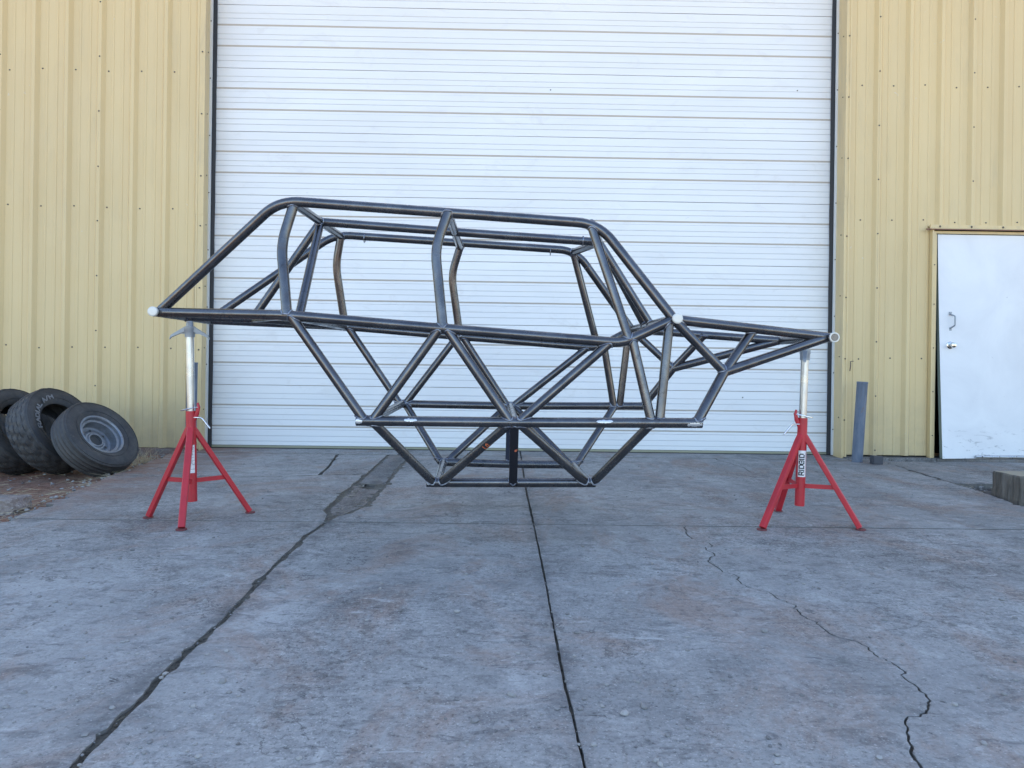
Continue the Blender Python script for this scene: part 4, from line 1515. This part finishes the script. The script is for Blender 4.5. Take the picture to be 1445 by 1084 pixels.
    if kind == 'big':
        W = 5.05     # advance of RIDGID
        hgt = 0.0225 / 0.0243

        def fm(s_, t_):
            return on(-0.74 + t_ * 0 + (1 - t_) * hgt * 0.98 - 0.00, z0_ + 0.010 + s_ * (z1_ - z0_ - 0.024) / W, 0.0247)
        # reads bottom to top, letter tops to the left
        lettering(b, 'RIDGID', 0.27, fm, 0)
        for i in range(10):
            za, zb = z0_ + 0.010 + i * 0.0115, z0_ + 0.010 + (i + 1) * 0.0115
            b.add([on(0.50, za, 0.0246), on(0.58, za, 0.0246), on(0.58, zb, 0.0246), on(0.50, zb, 0.0246)], [(0, 1, 2, 3)], 1)
    else:
        rnd = random.Random(5)
        for zz, hh in ((0.360, 0.003), (0.352, 0.005), (0.344, 0.002), (0.334, 0.002), (0.325, 0.005), (0.312, 0.003), (0.298, 0.002), (0.290, 0.003), (0.283, 0.003), (0.276, 0.004), (0.254, 0.003)):
            a_ = -0.15
            while a_ < 0.9:
                w_ = rnd.uniform(0.08, 0.22)
                if rnd.random() > 0.25:
                    b.add([on(a_, zz, 0.0246), on(a_ + w_, zz, 0.0246), on(a_ + w_, zz + hh, 0.0246), on(a_, zz + hh, 0.0246)], [(0, 1, 2, 3)], 2)
                a_ += w_ + 0.05
    b.build('label_print', [M_ink, M_inkred, M_inkgrey], lab)
    return st


stand('red tripod pipe stand left of the garage door, two head arms spread sideways', (-1.549, 3.575, 0.09), (-1.572, 3.575, 0.935),
      [(-1.777, 3.602), (-1.499, 3.348), (-1.324, 3.749)], R(4), 0.997, 1, 'small')
stand('red tripod pipe stand with the RIDGID sticker under the frame nose', (1.541, 3.64, 0.09), (1.560, 3.64, 0.90),
      [(1.291, 3.479), (1.55, 3.942), (1.785, 3.502)], R(66), 0.925, -1, 'big')

# ================================================================== TYRES


def tyre(label, center, nrm, Rr, wd, rim=False, letters=None, spin=0.0, tread='blocks', rrim=0.195):
    nrm = Vector(nrm).normalized()
    t = thing('old_tyre', label, 'tyre', (center[0], center[1], max(-0.05, center[2] - Rr)), 'old tyres leaning by the wall')
    Q = nrm.to_track_quat('Z', 'Y').to_matrix().to_4x4()
    M = Matrix.Translation(center) @ Q @ Matrix.Rotation(spin, 4, 'Z')
    h = wd / 2
    half = []   # from bead to shoulder (positive side)
    sw = Rr - rrim
    side = [(0.80, rrim), (0.86, rrim + 0.006), (0.94, rrim + 0.16 * sw), (1.03, rrim + 0.36 * sw), (1.08, rrim + 0.52 * sw), (1.06, rrim + 0.68 * sw), (1.00, rrim + 0.82 * sw),
            (0.93, rrim + 0.91 * sw), (0.86, rrim + 0.955 * sw)]
    pr = [(h * a, r_) for a, r_ in side]
    tr = []
    for a in (0.80, 0.70, 0.62, 0.58, 0.54, 0.36, 0.22, 0.18, 0.14, 0.0):
        tr.append((h * a, Rr - 0.012 * a * a))
    upper = pr + tr
    prof = upper + [(-z_, r_) for z_, r_ in reversed(upper[:-1])]
    inner = [(-h * 0.74, rrim + 0.004), (-h * 0.9, rrim + 0.6 * sw), (-h * 0.6, Rr - 0.022), (h * 0.6, Rr - 0.022), (h * 0.9, rrim + 0.6 * sw), (h * 0.74, rrim + 0.004)]
    prof2 = prof + inner
    SEG = 144
    ntr0, ntr1 = len(pr), len(prof) - len(pr)

    def mod(j, k):
        if ntr0 <= j < ntr1:
            x = prof[j][0] / h
            if tread == 'ribs':
                g_ = abs(abs(x) - 0.18) < 0.05 or abs(abs(x) - 0.58) < 0.05
                return -0.005 if g_ else 0.0
            if abs(abs(x) - 0.18) < 0.03 or abs(abs(x) - 0.58) < 0.03:
                return -0.008
            ph = k + (3 if x > 0 else 0) + int(abs(x) * 5)
            return -0.007 if ph % 6 < 2 else 0.0
        if tread != 'ribs' and (j in (ntr0 - 1, ntr1)):
            return -0.004 if k % 6 < 2 else 0.0
        return 0.0
    b = MB()
    b.lathe(prof2, SEG, M, 0, True, mod)
    # raised rings on the side wall
    for rr, zz in ((rrim + 0.30 * sw, 1.005), (rrim + 0.86 * sw, 0.985)):
        b.lathe([(h * zz - 0.002, rr - 0.0025), (h * zz + 0.003, rr - 0.001), (h * zz + 0.003, rr + 0.001), (h * zz - 0.002, rr + 0.0025)], SEG, M, 0, True)
    body = b.build('tyre_body', M_tyre, t, True, 35)
    if letters:
        b = MB()
        rad0, rad1 = rrim + 0.24 * sw, rrim + 0.44 * sw
        total = 0
        txt, a_start, a_end, m_ = letters
        W = sum(ADV.get(c_, 1.0) for c_ in txt)

        def fm(s_, t_):
            a = a_start + (a_end - a_start) * s_ / W
            r_ = rad0 + (rad1 - rad0) * t_
            return M @ Vector((r_ * math.cos(a), r_ * math.sin(a), h * 1.075 + 0.0025))
        lettering(b, txt, 0.26, fm)
        b.build('sidewall_lettering', m_, body)['kind'] = 'stuff'
    if rim:
        b = MB()
        rp = [(h * 0.86, rrim + 0.008), (h * 0.90, rrim + 0.004), (h * 0.88, rrim - 0.004), (h * 0.80, rrim - 0.010), (h * 0.55, rrim - 0.014), (h * 0.50, rrim - 0.030), (h * 0.1, rrim - 0.034),
              (-h * 0.18, rrim - 0.040), (-h * 0.25, rrim - 0.055), (-h * 0.22, rrim - 0.070), (-h * 0.10, rrim - 0.085), (-h * 0.10, 0.062), (-h * 0.02, 0.056), (-h * 0.02, 0.046), (-h * 0.20, 0.044)]
        b.lathe(rp, 72, M)
        b.lathe([(-h * 0.21, 0.046), (-h * 0.21, 0.0001)], 32, M, 1)
        b.build('rim', [M_rim, M_hole], t, True, 30)
        b = MB()
        for k in range(5):
            a = k * math.tau / 5 + 0.3
            Mk_ = M @ Matrix.Translation((0.085 * math.cos(a), 0.085 * math.sin(a), -h * 0.098))
            b.lathe([(0.0, 0.0085), (0.0015, 0.0085), (0.0012, 0.0001)], 12, Mk_)
        b.build('bolt_hole_discs', M_hole, t)['kind'] = 'stuff'  # dark discs in place of holes, shade put into the colour
    return t


tyre('worn tyre with a grey steel rim, nearest the driveway edge', (-2.925, 5.15, 0.225), (0.76, -0.22, 0.61), 0.290, 0.160, True,
     None, 0, 'ribs', rrim=0.158)
tyre('rimless tyre with white sidewall lettering, behind the one with the rim', (-3.315, 5.30, 0.270), (0.86, -0.16, 0.48), 0.322, 0.20, False,
     ('RADIAL A/M', 3.15, 1.55, M_white), 0.0, rrim=0.185)
tyre('bare black tyre at the left, leaning behind the white lettered tyre', (-3.645, 5.36, 0.255), (0.87, -0.16, 0.46), 0.325, 0.20, rrim=0.19)
tyre('half hidden dark tyre farthest left in the leaning row', (-4.02, 5.42, 0.215), (0.80, -0.16, 0.58), 0.31, 0.19, rrim=0.19)

# ================================================================== SMALL THINGS
def bollard(p0, p1, label):
    b = MB()
    ax0, ax1 = Vector(p0), Vector(p1)
    M = Matrix.Translation(ax0) @ (ax1 - ax0).to_track_quat('Z', 'Y').to_matrix().to_4x4()
    Lp = (ax1 - ax0).length
    b.lathe([(0, 0.040), (0, 0.0445), (Lp * 0.35, 0.0450), (Lp * 0.7, 0.0442), (Lp - 0.012, 0.0445), (Lp - 0.010, 0.0465), (Lp + 0.004, 0.0465), (Lp + 0.005, 0.040), (Lp - 0.03, 0.039)], 26, M, 0,
            False, lambda j, k: 0.0008 * math.sin(k * 2.1 + j))
    b.lathe([(Lp - 0.03, 0.039), (Lp - 0.03, 0.0001)], 26, M, 1)
    tag(b.build('bollard', [M_bollard, M_hole], None, True, 40), label, 'bollard', 'pipe bollards beside the garage door')


bollard((3.122, 6.19, -0.02), (3.147, 6.16, 0.70), 'leaning weathered blue-grey pipe bollard right of the garage door')
bollard((-2.702, 6.19, -0.02), (-2.697, 6.19, 0.79), 'dark pipe bollard left of the garage door, hidden behind the stand pole')
b = MB()
b.box((3.222, 6.05, 0.036), (0.088, 0.05, 0.073), 0, Matrix.Rotation(0.06, 3, 'Y'))
b.box((3.222, 6.022, 0.036), (0.074, 0.006, 0.058), 0, Matrix.Rotation(0.06, 3, 'Y'))
tag(b.build('metal_block', M_box), 'small dark square metal block on the concrete right of the bollard', 'block')

# timber offcut
b = MB()
cxw, cyw = 3.375, 4.46
n_ = 40
rng = random.Random(3)
ring = []
sq = [(-0.155, -0.10), (0.17, -0.13), (0.19, 0.13), (-0.15, 0.15)]
for k in range(n_):
    t = k / n_ * 4
    i = int(t)
    f_ = t - i
    a, c2 = sq[i], sq[(i + 1) % 4]
    p = Vector((a[0] + (c2[0] - a[0]) * f_, a[1] + (c2[1] - a[1]) * f_))
    p *= 1 + 0.05 * nz(k * 0.7, 1, 1.0) + rng.uniform(-0.012, 0.012)
    ring.append(p)
vs, fs = [], []
lev = [-0.05, 0.0, 0.05, 0.10, 0.142, 0.152]
for li, zz in enumerate(lev):
    for k, p in enumerate(ring):
        s_ = (1.03 if li < 2 else 1.0) - (0.03 if li == len(lev) - 1 else 0)
        q = p * (s_ + 0.01 * nz(k * 0.9, zz * 12, 1))
        vs.append((cxw + q.x, cyw + q.y, zz + (nz(k * 0.4, 5, 1) * 0.004 if li > 3 else 0)))
for li in range(len(lev) - 1):
    for k in range(n_):
        fs.append((li * n_ + k, li * n_ + (k + 1) % n_, (li + 1) * n_ + (k + 1) % n_, (li + 1) * n_ + k))
b.add(vs, fs, 0)
b.add([vs[(len(lev) - 1) * n_ + k] for k in range(n_)], [tuple(range(n_))], 1)
o = b.build('wood_block', [M_wood, M_endgrain])
tag(o, 'weathered sawn timber block standing on the gravel by the small door', 'wood block')


def rock(name, c, s, seed, m, label, cat):
    bm = bmesh.new()
    bmesh.ops.create_icosphere(bm, subdivisions=4, radius=1)
    for v_ in bm.verts:
        p = v_.co.copy()
        # squarish broken lump
        mx = max(abs(p.x), abs(p.y), abs(p.z))
        p = p.lerp(p / mx * 0.85, 0.65)
        p *= 1 + 0.14 * noise.noise(p * 1.6 + Vector((seed, 0, 0))) + 0.05 * noise.noise(p * 5 + Vector((seed, 3, 0)))
        v_.co = Vector((p.x * s[0], p.y * s[1], p.z * s[2])) + Vector(c)
    me = bpy.data.meshes.new(name)
    bm.to_mesh(me)
    bm.free()
    me.materials.append(m)
    o = bpy.data.objects.new(name, me)
    C.objects.link(o)
    return tag(o, label, cat)


rock('concrete_chunk', (-2.71, 3.87, 0.0), (0.155, 0.10, 0.060), 2.0, M_conc, 'broken concrete chunk on the dirt at the far left', 'rubble')

# dry weed between the tyre and the door
rw = random.Random(8)
b_sp = []
for _ in range(150):
    b_sp.append((-2.90 + rw.gauss(0, 0.045), 5.75 + rw.gauss(0, 0.05), -0.04, rw.uniform(0.08, 0.24), rw.uniform(0.5, 1.35), 0.0013))
o = straw('dry_weed', b_sp)
tag(o, 'tuft of dry straw coloured weed at the wall beside the tyres', 'weed')
b_sp = []
for _ in range(60):
    b_sp.append((-3.0 + rw.gauss(0, 0.35), 4.42 + rw.gauss(0, 0.05), -0.045, rw.uniform(0.10, 0.28), rw.uniform(0.02, 0.25), 0.0014))
o = straw('fallen_straw', b_sp)
o['kind'] = 'stuff'
